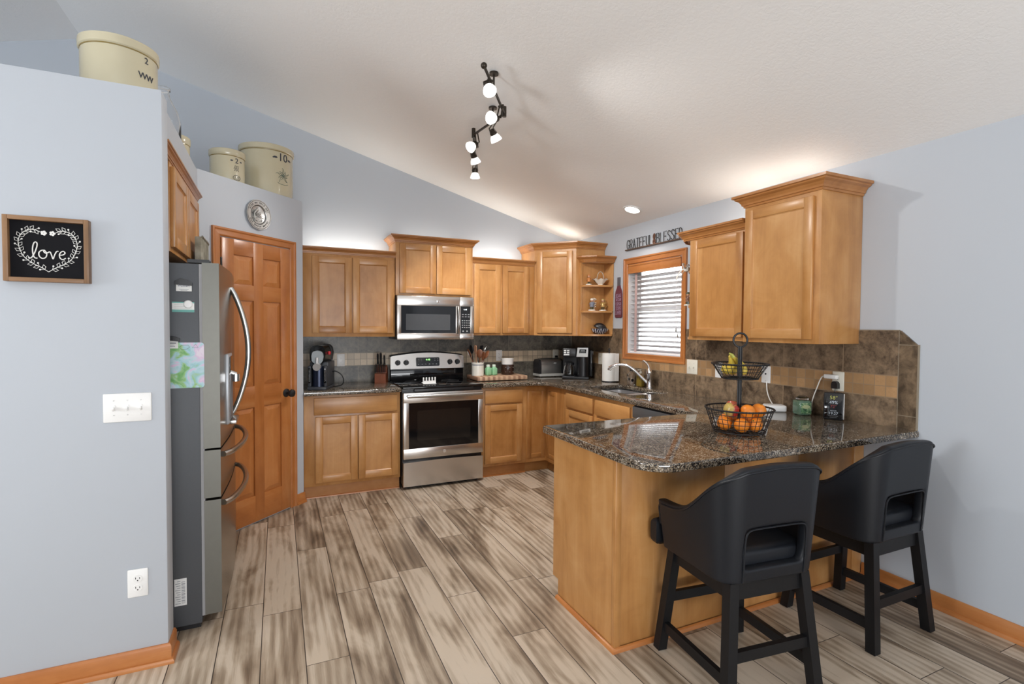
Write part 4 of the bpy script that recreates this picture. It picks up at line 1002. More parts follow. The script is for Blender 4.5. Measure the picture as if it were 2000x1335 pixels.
m = MB(); m.box(.052,.098,-.1155,-.114,.300,.305).box(.050,.100,-.1155,-.114,.290,.294).box(.040,.104,-.1155,-.114,.278,.281); m.build('display_text', plain('lcd_grey', (.35,.38,.38), .5), lcd)
m = MB(); m.lathe([(.045,.028),(.060,.036),(.064,.075),(.055,.120),(.045,.150),(.046,.160),(.043,.160),(.042,.150),(.052,.120),(.061,.075),(.057,.039),(0,.032)], 30, (-.068,-.045,0)); cf = m.build('carafe', GLASS, t)
m = MB(); m.lathe([(.047,.156),(.048,.168),(.03,.178),(0,.180)], 26, (-.068,-.045,0)).tube(cat([(-.068,-.090,.165),(-.068,-.128,.155),(-.068,-.132,.10),(-.068,-.108,.06)]), .008, 8).lathe([(.0485,.146),(.0485,.156)], 26, (-.068,-.045,0), caps=False); m.build('carafe_handle', BLACK, cf)
MB().box(-.135,-.01,-.115,.03,.024,.030,.002).build('warming_plate', DGREY, t)
m = MB(); m.box(.142,.178,-.01,.118,.02,.305,.01); tk = m.build('water_tank', plain('smoked_tank', (.02,.021,.023), .12), t)
m = MB(); m.box(.1785,.180,.02,.03,.25,.29); m.build('tank_window', SILV, tk)

t = thing('paper_towel_roll', 'white paper towel roll standing on a black holder left of the faucet', 'paper towels', (3.022, 4.262, CZ))
m = MB(); m.cyl((0,0,0),(0,0,.010),.074,n=32).cyl((0,0,.01),(0,0,.325),.006,n=10).ball((0,0,.328),.011); m.build('holder', BLACK, t)
m = MB(); n = 40; m.lathe([(.020,.013),(.068,.013),(.068,.288),(.020,.288)], n); m.box(.02,.069,-.0695,-.0675,.013,.288); m.build('roll', PAPER, t, ang=30)

# faucet and soap bottles
t = thing('kitchen_faucet', 'chrome single-lever faucet with a curved spout behind the sink', 'faucet', (3.035, 3.665, CZ))
m = MB(); m.lathe([(.030,0),(.030,.006),(.024,.012),(.022,.05),(.021,.12),(.025,.128),(.025,.150),(.021,.170),(.012,.182),(0,.185)], 28); m.build('body', CHROME, t)
sp = cat([(-.010,.01,.050),(-.045,.06,.105),(-.085,.115,.165),(-.125,.175,.200),(-.165,.225,.205),(-.195,.265,.190),(-.215,.300,.165)], 5)
m = MB(); m.tube(sp, [.013]*(len(sp)-9)+[.013+.0008*i for i in range(9)], 14).cyl(sp[-1], Vector(sp[-1])+Vector((-.004,.005,-.018)), .017, .016, n=16); m.build('spout', CHROME, t)
m = MB(); m.tube(cat([(0,0,.178),(-.003,.01,.205),(-.012,.035,.232),(-.022,.065,.247)]), [.011]*6+[.010]*6+[.009]*6+[.007], 12); m.build('lever', CHROME, t)
t = thing('soap_bottle', 'clear soap bottle with black pump and black spots, behind the faucet spout', 'bottle', (3.055, 3.945, CZ))
m = MB(); m.lathe([(.030,0),(.034,.006),(.034,.09),(.026,.115),(.013,.125),(.013,.135),(.010,.135),(.010,.124),(.022,.113),(.030,.089),(.030,.010),(0,.009)], 28); bt = m.build('bottle', GLASS, t)
m = MB(); m.cyl((0,0,.133),(0,0,.150),.016,n=18).cyl((0,0,.15),(0,0,.168),.006,n=10).box(-.05,.010,-.009,.009,.166,.178,.004); m.build('pump', BLACK, t)
m = MB(); m.ball((-.033,-.008,.058),.013,(.25,1,1)).ball((-.012,-.032,.050),.015,(1,.25,1)).ball((-.03,.016,.094),.010,(.3,1,1)); m.build('black_spot', BLACK, bt)
t = thing('soap_bottle', 'amber yellow soap bottle between the clear bottle and the faucet', 'bottle', (3.045, 3.80, CZ))
m = MB(); m.box(-.026,.026,-.036,.036,0,.105,.014,3).lathe([(.020,.103),(.012,.116),(.012,.126)], 20); m.build('bottle', plain('amber_soap', (.42,.29,.05), .12, Transmission_Weight=.5), t)
m = MB(); m.cyl((0,0,.124),(0,0,.142),.014,n=18).box(-.03,.008,-.008,.008,.150,.160,.003).cyl((0,0,.14),(0,0,.152),.005,n=8); m.build('pump', plain('pearl_cap', (.6,.58,.5), .3), t)

# ------------------------------------------------------------------ breakfast bar things
bx, by = 2.185, 1.925
t = thing('fruit_basket_stand', 'two-tier black wire fruit stand with a ring handle on the breakfast bar', 'fruit stand', (bx, by, CZ))
def basket(name, z0, z1, r0, r1, nv, rings):
    m = MB()
    f = lambda u: (r0+(r1-r0)*u, z0+(z1-z0)*u)
    for k in range(nv):
        a = 2*PI*k/nv; c, s = math.cos(a), math.sin(a)
        m.tube([(r0*c, r0*s, z0), (r1*c, r1*s, z1)], .0016, 5)
    for i in range(rings+1):
        r, z = f(i/rings); w = .0016
        if i == rings: w = .0046
        if i == 0: w = .0032
        m.tube([(r*math.cos(q*PI/30), r*math.sin(q*PI/30), z) for q in range(60)], w, 6, closed=True)
    for k in range(nv*2):          # wrapped rim
        a = 2*PI*k/(nv*2); c, s = math.cos(a), math.sin(a); m.ball((r1*c, r1*s, z1), .0056, n=6, m=4)
    for k in range(-3, 4):
        u = r0*k/4; h = math.sqrt(max(0, r0*r0-u*u))
        m.tube([(u,-h,z0),(u,h,z0)], .0016, 5).tube([(-h,u,z0),(h,u,z0)], .0016, 5)
    return m.build(name, IRON, t)
basket('lower_basket', .012, .128, .126, .165, 34, 5)
basket('upper_basket', .284, .360, .088, .136, 30, 4)
m = MB(); m.cyl((0,0,.010),(0,0,.45),.0075,n=12).cyl((.012,0,.13),(.012,0,.45),.003,n=8).cyl((-.012,0,.13),(-.012,0,.45),.003,n=8); m.build('pole', IRON, t)
vr = Vector((math.cos(YAW), -math.sin(YAW), 0)); vf = Vector((-math.sin(YAW), -math.cos(YAW), 0))   # beside / towards the room
MB().tube([tuple(vr*.036*math.cos(q*PI/20)+Vector((0,0,.482+.036*math.sin(q*PI/20)))) for q in range(40)], .0052, 8, closed=True).build('ring_handle', IRON, t)
m = MB()
for k in range(4): a = PI/4+k*PI/2; m.ball((.118*math.cos(a), .118*math.sin(a), .006), .006, n=8, m=6)
m.build('ball_foot', IRON, t)
def orange_mat():
    n = NT('orange_peel'); v = n.coord(); n.bump(n.noise(v, 420, 2), .25, .001)
    return n.fin(n.mix(n.noise(v, 6, 2), (.78,.20,.012), (.88,.30,.03)), .38)
OR = orange_mat(); STEM = plain('brown_stem', (.10,.06,.03), .7)
def pos(u, w, z): p = vr*u+vf*w; return (bx+p.x, by+p.y, CZ+z)
ro = .0365
spots = [(-.083,.018,'orange at the left edge of the lower wire basket, under the apple'), (-.020,.076,'orange at the front centre of the lower basket, lowest in view'), (.056,.058,'orange right of the front centre one, in the lower basket'), (.090,-.016,'orange at the right edge on the floor of the lower basket'), (.040,-.076,'orange at the back right of the lower basket'), (-.040,-.070,'orange at the back left of the lower basket behind the apple')]
def make_orange(p, lab, first=[]):
    o = tag(MB().ball((0,0,0), ro, (1,1,.95), 28, 16).build('orange', OR), lab, 'orange', 'oranges in the lower basket') if not first else None
    if first:
        o = first[0].copy(); COL.objects.link(o); o['label'] = lab
        for ch in first[0].children:
            c = ch.copy(); COL.objects.link(c); c.parent = o
    else:
        MB().cyl((0,0,ro*.93),(0,0,ro*.97),.004,n=8).build('stem_button', plain('green_button', (.10,.14,.03), .7), o); first.append(o)
    o.location = p; o.rotation_euler = (random.uniform(-.8,.8), random.uniform(-.8,.8), random.uniform(0,6))
random.seed(4)
for u, w, lab in spots: make_orange(pos(u, w, .0148+ro), lab)
make_orange(pos(.022,.052,.0148+ro+.067), 'orange on top in the middle of the lower basket, in front of the pole')
make_orange(pos(.094,.018,.0148+ro+.068), 'orange on top at the right of the lower basket')
def apple_mat(name, a, b):
    n = NT(name); v = n.coord(); s = n.sep(v)
    f = n.math('ADD', n.math('MULTIPLY', s[0], 9), n.math('MULTIPLY', n.noise(n.map(v, (30,30,8)), 1, 4), 1.0))
    return n.fin(n.ramp(f, [(.30, a), (.62, b)]), .25)
for u, w, z, lab, mm, rz in ((-.054,.030,.1225,'red and yellow apple on top at the left of the lower basket', apple_mat('apple_skin', (.55,.40,.12), (.38,.03,.025)), -.5), (-.005,-.063,.1215,'red apple behind the red and yellow one, in the lower basket', apple_mat('dark_apple_skin', (.45,.10,.05), (.33,.02,.02)), .8)):
    o = tag(MB().lathe([(0,.020),(.008,.026),(.020,.031),(.033,.024),(.039,.006),(.037,-.012),(.028,-.028),(.015,-.034),(.006,-.031),(0,-.028)], 30).build('apple', mm), lab, 'apple')
    o.location = pos(u, w, z); o.rotation_euler = (.25, .3, rz)
    MB().tube([(0,0,.018),(.002,0,.03),(.006,.001,.038)], .0013, 6).build('stem', STEM, o)
def banana_mat():
    n = NT('banana_peel'); v = n.coord(); return n.fin(n.mix(n.math('MULTIPLY', n.ramp(n.noise(v, 45, 3), [(.62,(0,0,0)),(.75,(1,1,1))]), .6), n.mix(n.noise(v, 8, 2), (.72,.50,.05), (.66,.52,.10)), (.16,.09,.02)), .45)
BAN = banana_mat(); BTIP = plain('green_banana_neck', (.36,.36,.06), .5)
t = thing('banana_bunch', 'bunch of yellow bananas in the upper wire basket', 'bananas', (bx, by, CZ))
def vv(u, w, z): p = vr*u+vf*w; return (p.x, p.y, z)
def bv(u, w, z): q = vr*u+vf*w; return (q.x, q.y, z)
for B in (((-.050,.022,.398),(-.034,.030,.372),(-.014,.044,.350),(-.016,.052,.330),(-.042,.046,.320),(-.074,.030,.330),(-.090,.024,.350)),
          ((-.047,.024,.400),(-.018,.040,.374),(.016,.058,.350),(.034,.062,.328),(.020,.064,.314),(-.002,.066,.310)),
          ((-.045,.020,.402),(-.008,.028,.384),(.034,.036,.358),(.062,.038,.334),(.066,.034,.314),(.056,.040,.309)),):
    P = cat(B, 6); n = len(P)
    rr = [.006+.0135*min(1, (i/n)/.38)**1.5 if i < n*.80 else .0195*max(.25, (1-(i/n-.80)/.20)**.6) for i in range(n)]
    b = MB().tube([(p.x, p.y, p.z) for p in P], rr, 12).build('banana', BAN, t)
    MB().cyl(P[-1], P[-1]+(P[-1]-P[-2]).normalized()*.006, .004, n=8).build('tip', STEM, b)
m = MB(); m.tube([bv(-.044,.022,.394), bv(-.052,.022,.406), bv(-.066,.022,.414)], [.010,.008,.005], 8); m.build('crown', BTIP, t)

t = thing('wireless_hub', 'flat white rounded hub with a white cable behind the fruit stand', 'hub', (2.985, 2.345, CZ), R(-50))
m = MB(); m.box(-.062,.062,-.05,.05,0,.042,.010,3); m.build('case', WHITE, t)
t.rotation_euler = (0,0,R(-35))
CW = plain('white_cable', (.78,.77,.73), .5)
o = MB().tube(cat([(3.098,2.50,1.085),(3.09,2.49,1.03),(3.07,2.46,.985),(3.045,2.42,.955),(3.02,2.385,.942)]), .0035, 8).build('cable', CW); tag(o, 'white cable drooping from the jack plate to the white hub', 'cable')
t = thing('candle_jar', 'green candle in a square glass jar between the white hub and the small clock', 'candle', (3.02, 2.175, CZ), R(-22))
m = MB(); m.box(-.041,.041,-.041,.041,0,.092,.010,3); m.lathe([(.030,.09),(.032,.096)], 24); m.build('jar', plain('jar_glass', (.42,.68,.48), .05, Transmission_Weight=.75), t)
box(-.036,.036,-.036,.036,.006,.080,.008).build('wax', plain('green_wax', (.05,.32,.12), .4), t)
m = MB(); m.lathe([(.036,.094),(.037,.108),(.026,.114),(.022,.120),(0,.121)], 28); m.build('lid', GLASS, t)
def lblmat():
    n = NT('leafy_label'); v = n.coord(); return n.fin(n.ramp(n.noise(v, 55, 3, .6, 1), [(.38,(.02,.07,.03)),(.5,(.08,.22,.09)),(.62,(.35,.45,.25))]), .5)
lb = box(-.032,.032,-.0425,-.0405,.014,.078).build('label', lblmat(), t)
m = MB(); m.prism([(.026*math.cos(q*PI/10), .055+.012*math.sin(q*PI/10)) for q in range(20)], -.0434, -.0424, 'y'); m.build('label_oval', plain('label_tan', (.42,.46,.25), .6), lb)
wsr = R(-60)
t = thing('weather_clock', 'small black digital clock and thermometer leaning at the right end of the backsplash', 'clock', (3.022, 1.975, CZ), 0, None, (R(-9), 0, wsr))
m = MB(); m.box(-.052,.052,-.012,.012,0,.163,.007,3); m.build('case', BLACK, t)
MB().box(.050,.0545,-.0125,.010,.006,.158,.002).build('silver_edge', SILV, t)
sc = box(-.046,.044,-.0135,-.0115,.008,.156,.0008).build('screen', BLACKG, t)
YEL = emit('yellow_digits', (.30,.30,.06), .08); CYN = emit('pale_digits', (.38,.43,.48), .10); RDD = emit('dim_red_digits', (.22,.02,.02), .05)
for s, z, sz, mt in (('58°', .130, .030, YEL), ('49%', .102, .026, CYN), ('72°', .078, .024, RDD), ('INDOOR', .053, .008, CYN), ('19:27', .037, .022, CYN)): text('readout', s, sz, FM(0,-.0140,z), mt, sc, .0002)
m = MB(); m.box(-.025,.025,-.0140,-.0134,.022,.0235).box(-.018,.018,-.0140,-.0134,.014,.0155); m.build('small_print', mk, sc)
m = MB(); m.prism([(.012,.0),(.045,.0),(.012,.06)], -.02, .02, 'x'); m.build('prop_foot', BLACK, t)

# ------------------------------------------------------------------ wall plates
def plate(name, lab, loc, rz, gang, kind, mat=WHITE, dark=BLACK):
    t = thing(name, lab, 'outlet' if kind == 'duplex' else ('switch' if kind == 'switch' else 'wall plate'), loc, rz)
    w = .035+.023*(gang-1)*1.0 if gang > 1 else .036
    if gang == 3: w = .0825
    if gang == 2: w = .059
    pl = box(-w, w, -.006, 0, -.059, .059, .004).build('cover_plate', mat, t)
    for g in range(gang):
        x = (g-(gang-1)/2)*.046
        if kind == 'duplex':
            for z in (-.0195,.0195):
                m = MB(); m.prism([(x+.0165*math.cos(a)*(1 if abs(math.cos(a)) < .9 else .95), z+.0145*math.sin(a)) for a in [q*PI/12 for q in range(24)]], -.0075, -.005, 'y'); rc = m.build('receptacle', mat, pl)
                m = MB(); m.box(x-.008,x-.006,-.0082,-.007,z-.002,z+.006).box(x+.006,x+.008,-.0082,-.007,z-.002,z+.005).cyl((x,-.0082,z-.008),(x,-.007,z-.008),.0024,n=10); m.build('slots', dark, pl)
        elif kind == 'switch':
            m = MB(); m.box(x-.005,x+.005,-.0075,-.005,-.012,.012,.001); m.build('switch_surround', mat, pl)
            m = MB(); m.X = Matrix.Translation((x,-.006,0)) @ Matrix.Rotation(R(28),4,'X'); m.box(-.0035,.0035,-.016,0,-.006,.006,.0015); m.build('toggle', mat, pl)
            m = MB()
            for z in (-.030,.030): m.cyl((x,-.0068,z),(x,-.0058,z),.0028,n=10)
            m.build('screw', SILV, pl)
        elif kind == 'jack':
            m = MB(); m.cyl((x,-.0085,.004),(x,-.005,.004),.006,n=14); m.build('jack', dark, pl)
            m = MB()
            for z in (-.042,.042): m.cyl((x,-.0068,z),(x,-.0058,z),.0028,n=10)
            m.build('screw', SILV, pl)
    return t
YW, XW = YB-.0102, XR-.0102
plate('wall_outlet', 'white outlet on the tile between the slush machine and the knife block', (.545, YW, 1.124), 0, 1, 'duplex')
plate('wall_outlet', 'white outlet on the tile above the brown canister', (2.19, YW, 1.140), 0, 1, 'duplex')
o3 = plate('wall_outlet', 'almond outlet behind the toaster and coffee maker', (2.895, YW, 1.140), 0, 1, 'duplex', ALMOND)
plate('wall_outlet', 'almond outlet half hidden behind the paper towel roll', (XW, 4.54, 1.125), R(-90), 1, 'duplex', ALMOND)
plate('light_switch', 'almond double switch plate right of the window, above the counter', (XW, 3.217, 1.132), R(-90), 2, 'switch', ALMOND)
plate('wall_plate', 'white plate on the tile behind the left side of the upper fruit basket', (XW, 2.935, 1.128), R(-90), 1, 'duplex')
plate('wall_plate', 'white cable jack plate behind the right side of the fruit stand', (XW, 2.513, 1.130), R(-90), 1, 'jack')
plate('wall_outlet', 'almond outlet with two chargers above the small black clock', (XW, 2.005, 1.132), R(-90), 1, 'duplex', ALMOND)
plate('light_switch', 'white triple switch plate on the left partition wall', (-.5675, 2.5799, 1.1065), 0, 3, 'switch')
plate('wall_outlet', 'white outlet low on the left partition wall', (-.5415, 2.5799, .3665), 0, 1, 'duplex')
t = thing('power_adapter', 'black plug and cord in the almond outlet beside the coffee maker', 'plug', (2.895, YW-.0085, 1.118))
m = MB(); m.box(-.014,.014,-.024,0,-.012,.012,.004); m.build('plug', BLACK, t)
m = MB(); m.tube(cat([(0,-.02,-.004),(.012,-.035,-.02),(.03,-.03,-.08),(.045,-.02,-.16),(.05,-.02,-.20)]), .003, 6); m.build('cord', BLACK, t)
t = thing('power_adapter', 'white charger block with a cable plugged in above the small clock', 'charger', (XW-.0085, 2.022, 1.158), R(-90))
m = MB(); m.box(-.055,.025,-.028,0,-.013,.013,.005,3); m.build('charger', WHITE, t)
P = cat([(-.055,-.014,0),(-.072,-.014,-.006),(-.088,-.014,-.035),(-.105,-.016,-.085),(-.118,-.022,-.13),(-.128,-.026,-.18),(-.132,-.022,-.225),(-.150,-.020,-.2425)])
MB().tube(P, .0032, 8).build('charging_cable', CW, t)
t = thing('power_adapter', 'black plug in the almond outlet directly above the small clock', 'charger', (XW-.0085, 2.010, 1.112), R(-90))
m = MB(); m.prism(arc(0,.002,.019,0,180,8)+[(-.019,-.024),(.019,-.024)], -.026, 0, 'y'); m.build('plug', BLACK, t)
MB().tube([(0,-.013,-.024),(0,-.015,-.04),(-.004,-.02,-.062)], .003, 6).build('cord', BLACK, t)

# ------------------------------------------------------------------ things on the high shelf
def crock(lab, loc, r, h, rz=0, n=48):
    t = thing('stoneware_crock', lab, 'crock', loc, rz, 'stoneware crocks on the high shelf')
    m = MB(); m.lathe([(r*.95,0),(r*.985,.008),(r,.05),(r*1.0,h-.055),(r*.99,h-.048),(r*1.045,h-.040),(r*1.055,h-.018),(r*1.045,h-.004),(r*1.0,h),(r*.93,h-.004),(r*.92,.02),(0,.02)], n); b = m.build('crock_body', CREAM, t)
    m = MB(); m.lathe([(r*.992,h-.050),(r*1.004,h-.050),(r*1.012,h-.0435),(r*.995,h-.043)], n, caps=False); m.build('glaze_line', GLAZE, b)
    return t, b
def onround(mb_or_text, r, mesh=None):      # wrap flat front artwork (x, 0, z) round a cylinder of radius r, facing -y
    return [((r-y)*math.sin(x/r), -(r-y)*math.cos(x/r), z) for x, y, z in mb_or_text]
def wraptext(nm, s, size, z, r, mat, par, extr=.0012, sp=1.0, x0=0):
    o = text(nm, s, size, FM(x0,0,z), mat, par, extr, sp)
    for v in o.data.vertices: v.co = Vector(((r-v.co.y)*math.sin(v.co.x/r), -(r-v.co.y)*math.cos(v.co.x/r), v.co.z))
    return o
SH1, SH2 = 2.442, 2.455
t, b = crock('largest crock, on the shelf end above the love sign and fridge', (-.676, 3.02, SH1), .149, .315, .95)
r = .150
wraptext('number', '2', .040, .240, r, INK, b); wraptext('stencil', 'WW', .040, .165, r, INK, b, sp=.8)
t, b = crock('small crock marked 2, beside the crock marked 10 over the pantry door', (-.325, 4.235, SH2), .112, .235, .62)
r = .113
wraptext('number', '2', .05, .155, r, INK, b); m = MB()
for s in (-1,1): m.ball((s*.034,0,.155), .006, (1.6,.2,.8), 8, 6)
for i in range(5):
    for j in range(3): m.tube([(-.018+.012*j+.004*math.sin(i*2.1+j), -.0005, .085+.008*i), (-.010+.012*j, -.0005, .091+.008*i)], .0014, 5)
m.tube([(.026*math.cos(q*PI/12), -.0005, .038+.018*math.sin(q*PI/12)) for q in range(24)], .0013, 5, closed=True)
for k in range(3): m.tube([(-.016,-.0005,.030+.008*k),(.016,-.0005,.030+.008*k)], .0012, 5)
m.v = onround(m.v, r); m.build('stamp', INK, b)
t, b = crock('large crock marked 10 with a green leaf stamp, over the pantry door', (-.075, 4.545, SH2), .192, .385, .66)
r = .193
wraptext('number', '10', .085, .292, r, INK, b); m = MB()
for s in (-1,1): m.ball((s*.062,0,.288), .011, (1.5,.15,.7), 8, 6).ball((s*.075,0,.284), .006, (1.5,.15,.7), 8, 6)
m.v = onround(m.v, r); m.build('scroll', INK, b); m = MB(); random.seed(3)
for k in range(9):
    a = PI/2+(k-4)*.62; L = .052 if k % 2 == 0 else .036
    c, s = math.cos(a), math.sin(a)
    m.tube([(0,-.0005,.155),(L*c*.45-.008*s,-.0005,.155+L*s*.45+.008*c),(L*c,-.0005,.155+L*s),(L*c*.45+.008*s,-.0005,.155+L*s*.45-.008*c)], .0016, 5, closed=True)
    m.tube([(L*c*1.0,-.0005,.155+L*s),(L*c*1.12-.01*s,-.0005,.155+L*s*1.12+.01*c)], .0016, 5)
m.tube([(.045*math.cos(q),-.0005,.10+.012*math.sin(q)) for q in [PI+k*PI/10 for k in range(11)]], .0016, 5)
m.v = onround(m.v, r); m.build('leaf_stamp', INKG, b)
crock('little pale crock peeping over the shelf edge left of the crock marked 2', (-.575, 3.74, SH1), .085, .155, .3)
t = thing('glass_jug', 'clear glass bottle-shaped jug right behind the largest crock', 'jug', (-.560, 3.345, SH1), 0)
MB().lathe([(.075,0),(.082,.01),(.082,.11),(.072,.16),(.045,.215),(.031,.245),(.030,.27),(.035,.275),(.035,.287),(.029,.287),(.026,.27),(.027,.245),(.042,.21),(.068,.158),(.077,.11),(.077,.014),(0,.012)], 32).build('jug', GLASS, t)

# ------------------------------------------------------------------ on the walls
c0 = dg(.4735, -.001)
t = thing('pewter_plate', 'round scalloped pewter plate with a raised scene above the pantry door', 'plate', (c0[0], c0[1], 2.256), DG)
m = MB(); n = 96; pf = [(0,-.004),(.062,-.004),(.068,-.008),(.072,-.014),(.098,-.017),(.106,-.018),(.107,-.014),(.10,-.006),(.06,-.001),(0,-.001)]
m.lathe(pf, n); m.v = [(lambda k: (x*k, z, y*k))(1+(.028*(abs(math.cos(6*math.atan2(y,x)))) if math.hypot(x,y) > .09 else 0)) for x, y, z in m.v]
pb = m.build('plate', PEWTER, t)
m = MB(); m.tube([(.066*math.cos(q*PI/30), -.008, .066*math.sin(q*PI/30)) for q in range(60)], .0022, 6, closed=True); m.tube([(.101*math.cos(q*PI/30), -.0175, .101*math.sin(q*PI/30)) for q in range(60)], .0016, 6, closed=True); m.build('dark_ring', PEWTER_D, pb)
for s, up in (('GIVE US THIS DAY', 1), ('OUR DAILY BREAD', -1)):
    for i, ch in enumerate(s):
        if ch == ' ': continue
        a = (i-(len(s)-1)/2)*.155*(-1 if up > 0 else 1)+(PI/2 if up > 0 else -PI/2)
        M = Matrix.Translation((.086*math.cos(a), -.0165, .086*math.sin(a))) @ Matrix.Rotation(-(a-PI/2) if up > 0 else -(a+PI/2), 4, 'Y') @ Matrix.Rotation(R(90), 4, 'X')
        text('rim_letter', ch, .017, M, PEWTER_D, pb, .001)
m = MB()   # raised scene: someone bending over a table
m.ball((-.008,-.006,.036),.011,(1,.5,1.1)).tube(cat([(-.032,-.006,-.02),(-.034,-.007,.004),(-.022,-.008,.020),(-.008,-.007,.028)]), [.010]*6+[.013]*6+[.011]*7, 8, flat=.5)
m.tube([(-.018,-.008,.015),(.000,-.009,.002),(.018,-.009,-.004)], .004, 6).tube([(-.020,-.008,.010),(-.008,-.009,-.006),(.010,-.009,-.010)], .004, 6)
m.ball((.016,-.007,.012),.009,(1,.5,1)).tube([(-.045,-.006,-.018),(.048,-.006,-.018)], .0035, 6).tube([(-.03,-.006,-.02),(-.03,-.006,-.048)], .003, 6).tube([(.03,-.006,-.02),(.034,-.006,-.046)], .003, 6)
m.ball((.02,-.007,-.010),.008,(1.6,.5,.7)); m.build('raised_scene', PEWTER, pb)
m = MB()
for q in ((-.05,-.03,-.02,-.035),(-.04,-.042,.0,-.045),(.0,-.035,.045,-.032),(.01,-.044,.04,-.042),(.03,.0,.055,-.01),(-.055,.01,-.042,.0),(-.03,.052,.01,.056)): m.tube([(q[0],-.0045,q[1]),(q[2],-.0045,q[3])], .0012, 5)
m.build('engraving', PEWTER_D, pb)

t = thing('love_sign', 'framed black sign reading love inside a white heart wreath on the left wall', 'sign', (-.809, 2.5795, 1.735))
W, Hh, f = .1295, .1245, .016
m = MB(); m.box(-W,-W+f,-.034,0,-Hh,Hh,.0015).box(W-f,W,-.034,0,-Hh,Hh,.0015); m.mi = 1; m.box(-W+f,W-f,-.034,0,Hh-f,Hh,.0015).box(-W+f,W-f,-.034,0,-Hh,-Hh+f,.0015)
m.build('frame', [wood('brown_pine_upright', 2, (.13,.065,.028), (.24,.125,.055), (.33,.19,.09), .55), BZ], t)
bd = box(-W+f-.002,W-f+.002,-.016,-.004,-Hh+f-.002,Hh-f+.002).build('chalkboard', plain('matt_black_board', (.008,.008,.010), .85, Specular_IOR_Level=.15), t)
CHALK = plain('white_paint', (.75,.75,.73), .7); YF = -.0164
def S(pts, w, mb, n=7): mb.tube([Vector((p[0], YF, p[1])) for p in pts], w, 6, flat=1)
def C2(pts, n=7): return [(p.x, p.y) for p in cat([(a, b, 0) for a, b in pts], n)]
m = MB()   # cursive word
k = .0042
S(C2([(-.060,-.030),(-.056,-.034),(-.048,-.028),(-.038,-.004),(-.033,.020),(-.037,.029),(-.043,.024),(-.047,.005),(-.046,-.018),(-.041,-.031),(-.033,-.033)]), .0021, m)
S(C2([(-.010,-.001),(-.020,-.002),(-.028,-.011),(-.027,-.025),(-.018,-.033),(-.008,-.028),(-.005,-.015),(-.010,-.003),(-.014,-.006),(-.008,-.012),(.002,-.008)]), .0021, m)
S(C2([(.001,-.006),(.006,-.008),(.010,-.020),(.014,-.033),(.019,-.018),(.025,-.004),(.031,-.003)]), .0021, m)
S(C2([(.034,-.017),(.044,-.016),(.051,-.009),(.047,-.002),(.040,-.004),(.034,-.014),(.035,-.027),(.043,-.034),(.053,-.028)]), .0021, m)
m.build('lettering', CHALK, bd)
m = MB(); side_ = C2([(0,-.078),(-.020,-.064),(-.045,-.050),(-.068,-.030),(-.080,-.004),(-.084,.022),(-.076,.046),(-.060,.060),(-.040,.064),(-.020,.056)], 8)
for sx in (-1, 1):
    P = [(sx*abs(x)*1.06, z*1.13+.004) for x, z in side_]; S(P, .0013, m)
    for i in range(5, len(P)-3, 5):
        x, z = P[i]; tx, tz = P[i+1][0]-P[i-1][0], P[i+1][1]-P[i-1][1]; l = math.hypot(tx, tz); tx, tz = tx/l, tz/l
        for sd in (1, -1):
            a = math.atan2(tz, tx)+sd*.75; c, s = math.cos(a), math.sin(a); L = .0185
            if (i//5+(sd > 0)) % 3 == 2:   # berry sprig
                m.tube([(x,YF,z),(x+L*.6*c,YF,z+L*.6*s)], .0008, 5); m.ball((x+L*.75*c,YF,z+L*.75*s), .0032, (1,.2,1), 8, 6); continue
            m.tube([(x,YF,z),(x+L*.5*c-.0056*s,YF,z+L*.5*s+.0056*c),(x+L*c,YF,z+L*s),(x+L*.5*c+.0056*s,YF,z+L*.5*s-.0056*c)], .0013, 5, closed=True)
    for q in range(5):
        a = q*2*PI/5; m.ball((sx*.013+.0055*math.cos(a), YF, .065+.0055*math.sin(a)), .0044, (1,.2,1), 8, 6)
m.build('heart_wreath', CHALK, bd)

# lettered metal sign over the window (local x runs towards the camera)
GB = {'G': [[(1,.82),(.85,.97),(.5,1),(.12,.85),(0,.5),(.12,.15),(.5,0),(.88,.12),(1,.35),(1,.45),(.6,.45)]], 'R': [[(0,0),(0,1),(.6,1),(.95,.88),(.95,.62),(.6,.5),(0,.5)],[(.5,.5),(1,0)]], 'A': [[(0,0),(.5,1),(1,0)],[(.18,.35),(.82,.35)]], 'T': [[(0,1),(1,1)],[(.5,1),(.5,0)]],
 'E': [[(1,1),(0,1),(0,0),(1,0)],[(0,.52),(.8,.52)]], 'F': [[(1,1),(0,1),(0,0)],[(0,.52),(.8,.52)]], 'U': [[(0,1),(0,.3),(.2,.05),(.5,0),(.8,.05),(1,.3),(1,1)]], 'L': [[(0,1),(0,0),(.9,0)]], 'B': [[(0,0),(0,1),(.6,1),(.9,.87),(.9,.66),(.6,.54),(0,.54)],[(.6,.54),(1,.42),(1,.14),(.65,0),(0,0)]],
 'S': [[(1,.82),(.8,.97),(.45,1),(.1,.88),(.1,.66),(.5,.52),(.92,.38),(.95,.14),(.6,0),(.25,.02),(0,.18)]], 'D': [[(0,0),(0,1),(.5,1),(.9,.8),(1,.5),(.9,.2),(.5,0),(0,0)]]}
t = thing('lettered_sign', 'thin metal word sign reading GRATEFUL & BLESSED above the sink window', 'sign', (XR-.0005, 4.116, 2.213), R(-90))
box(-.012,.775,-.022,-.002,-.010,.0,.002).build('base_bar', plain('dark_walnut_bar', (.10,.06,.04), .5), t)
word = 'GRATEFUL&BLESSED'; BLK = plain('black_metal_letter', (.012,.013,.015), .6)
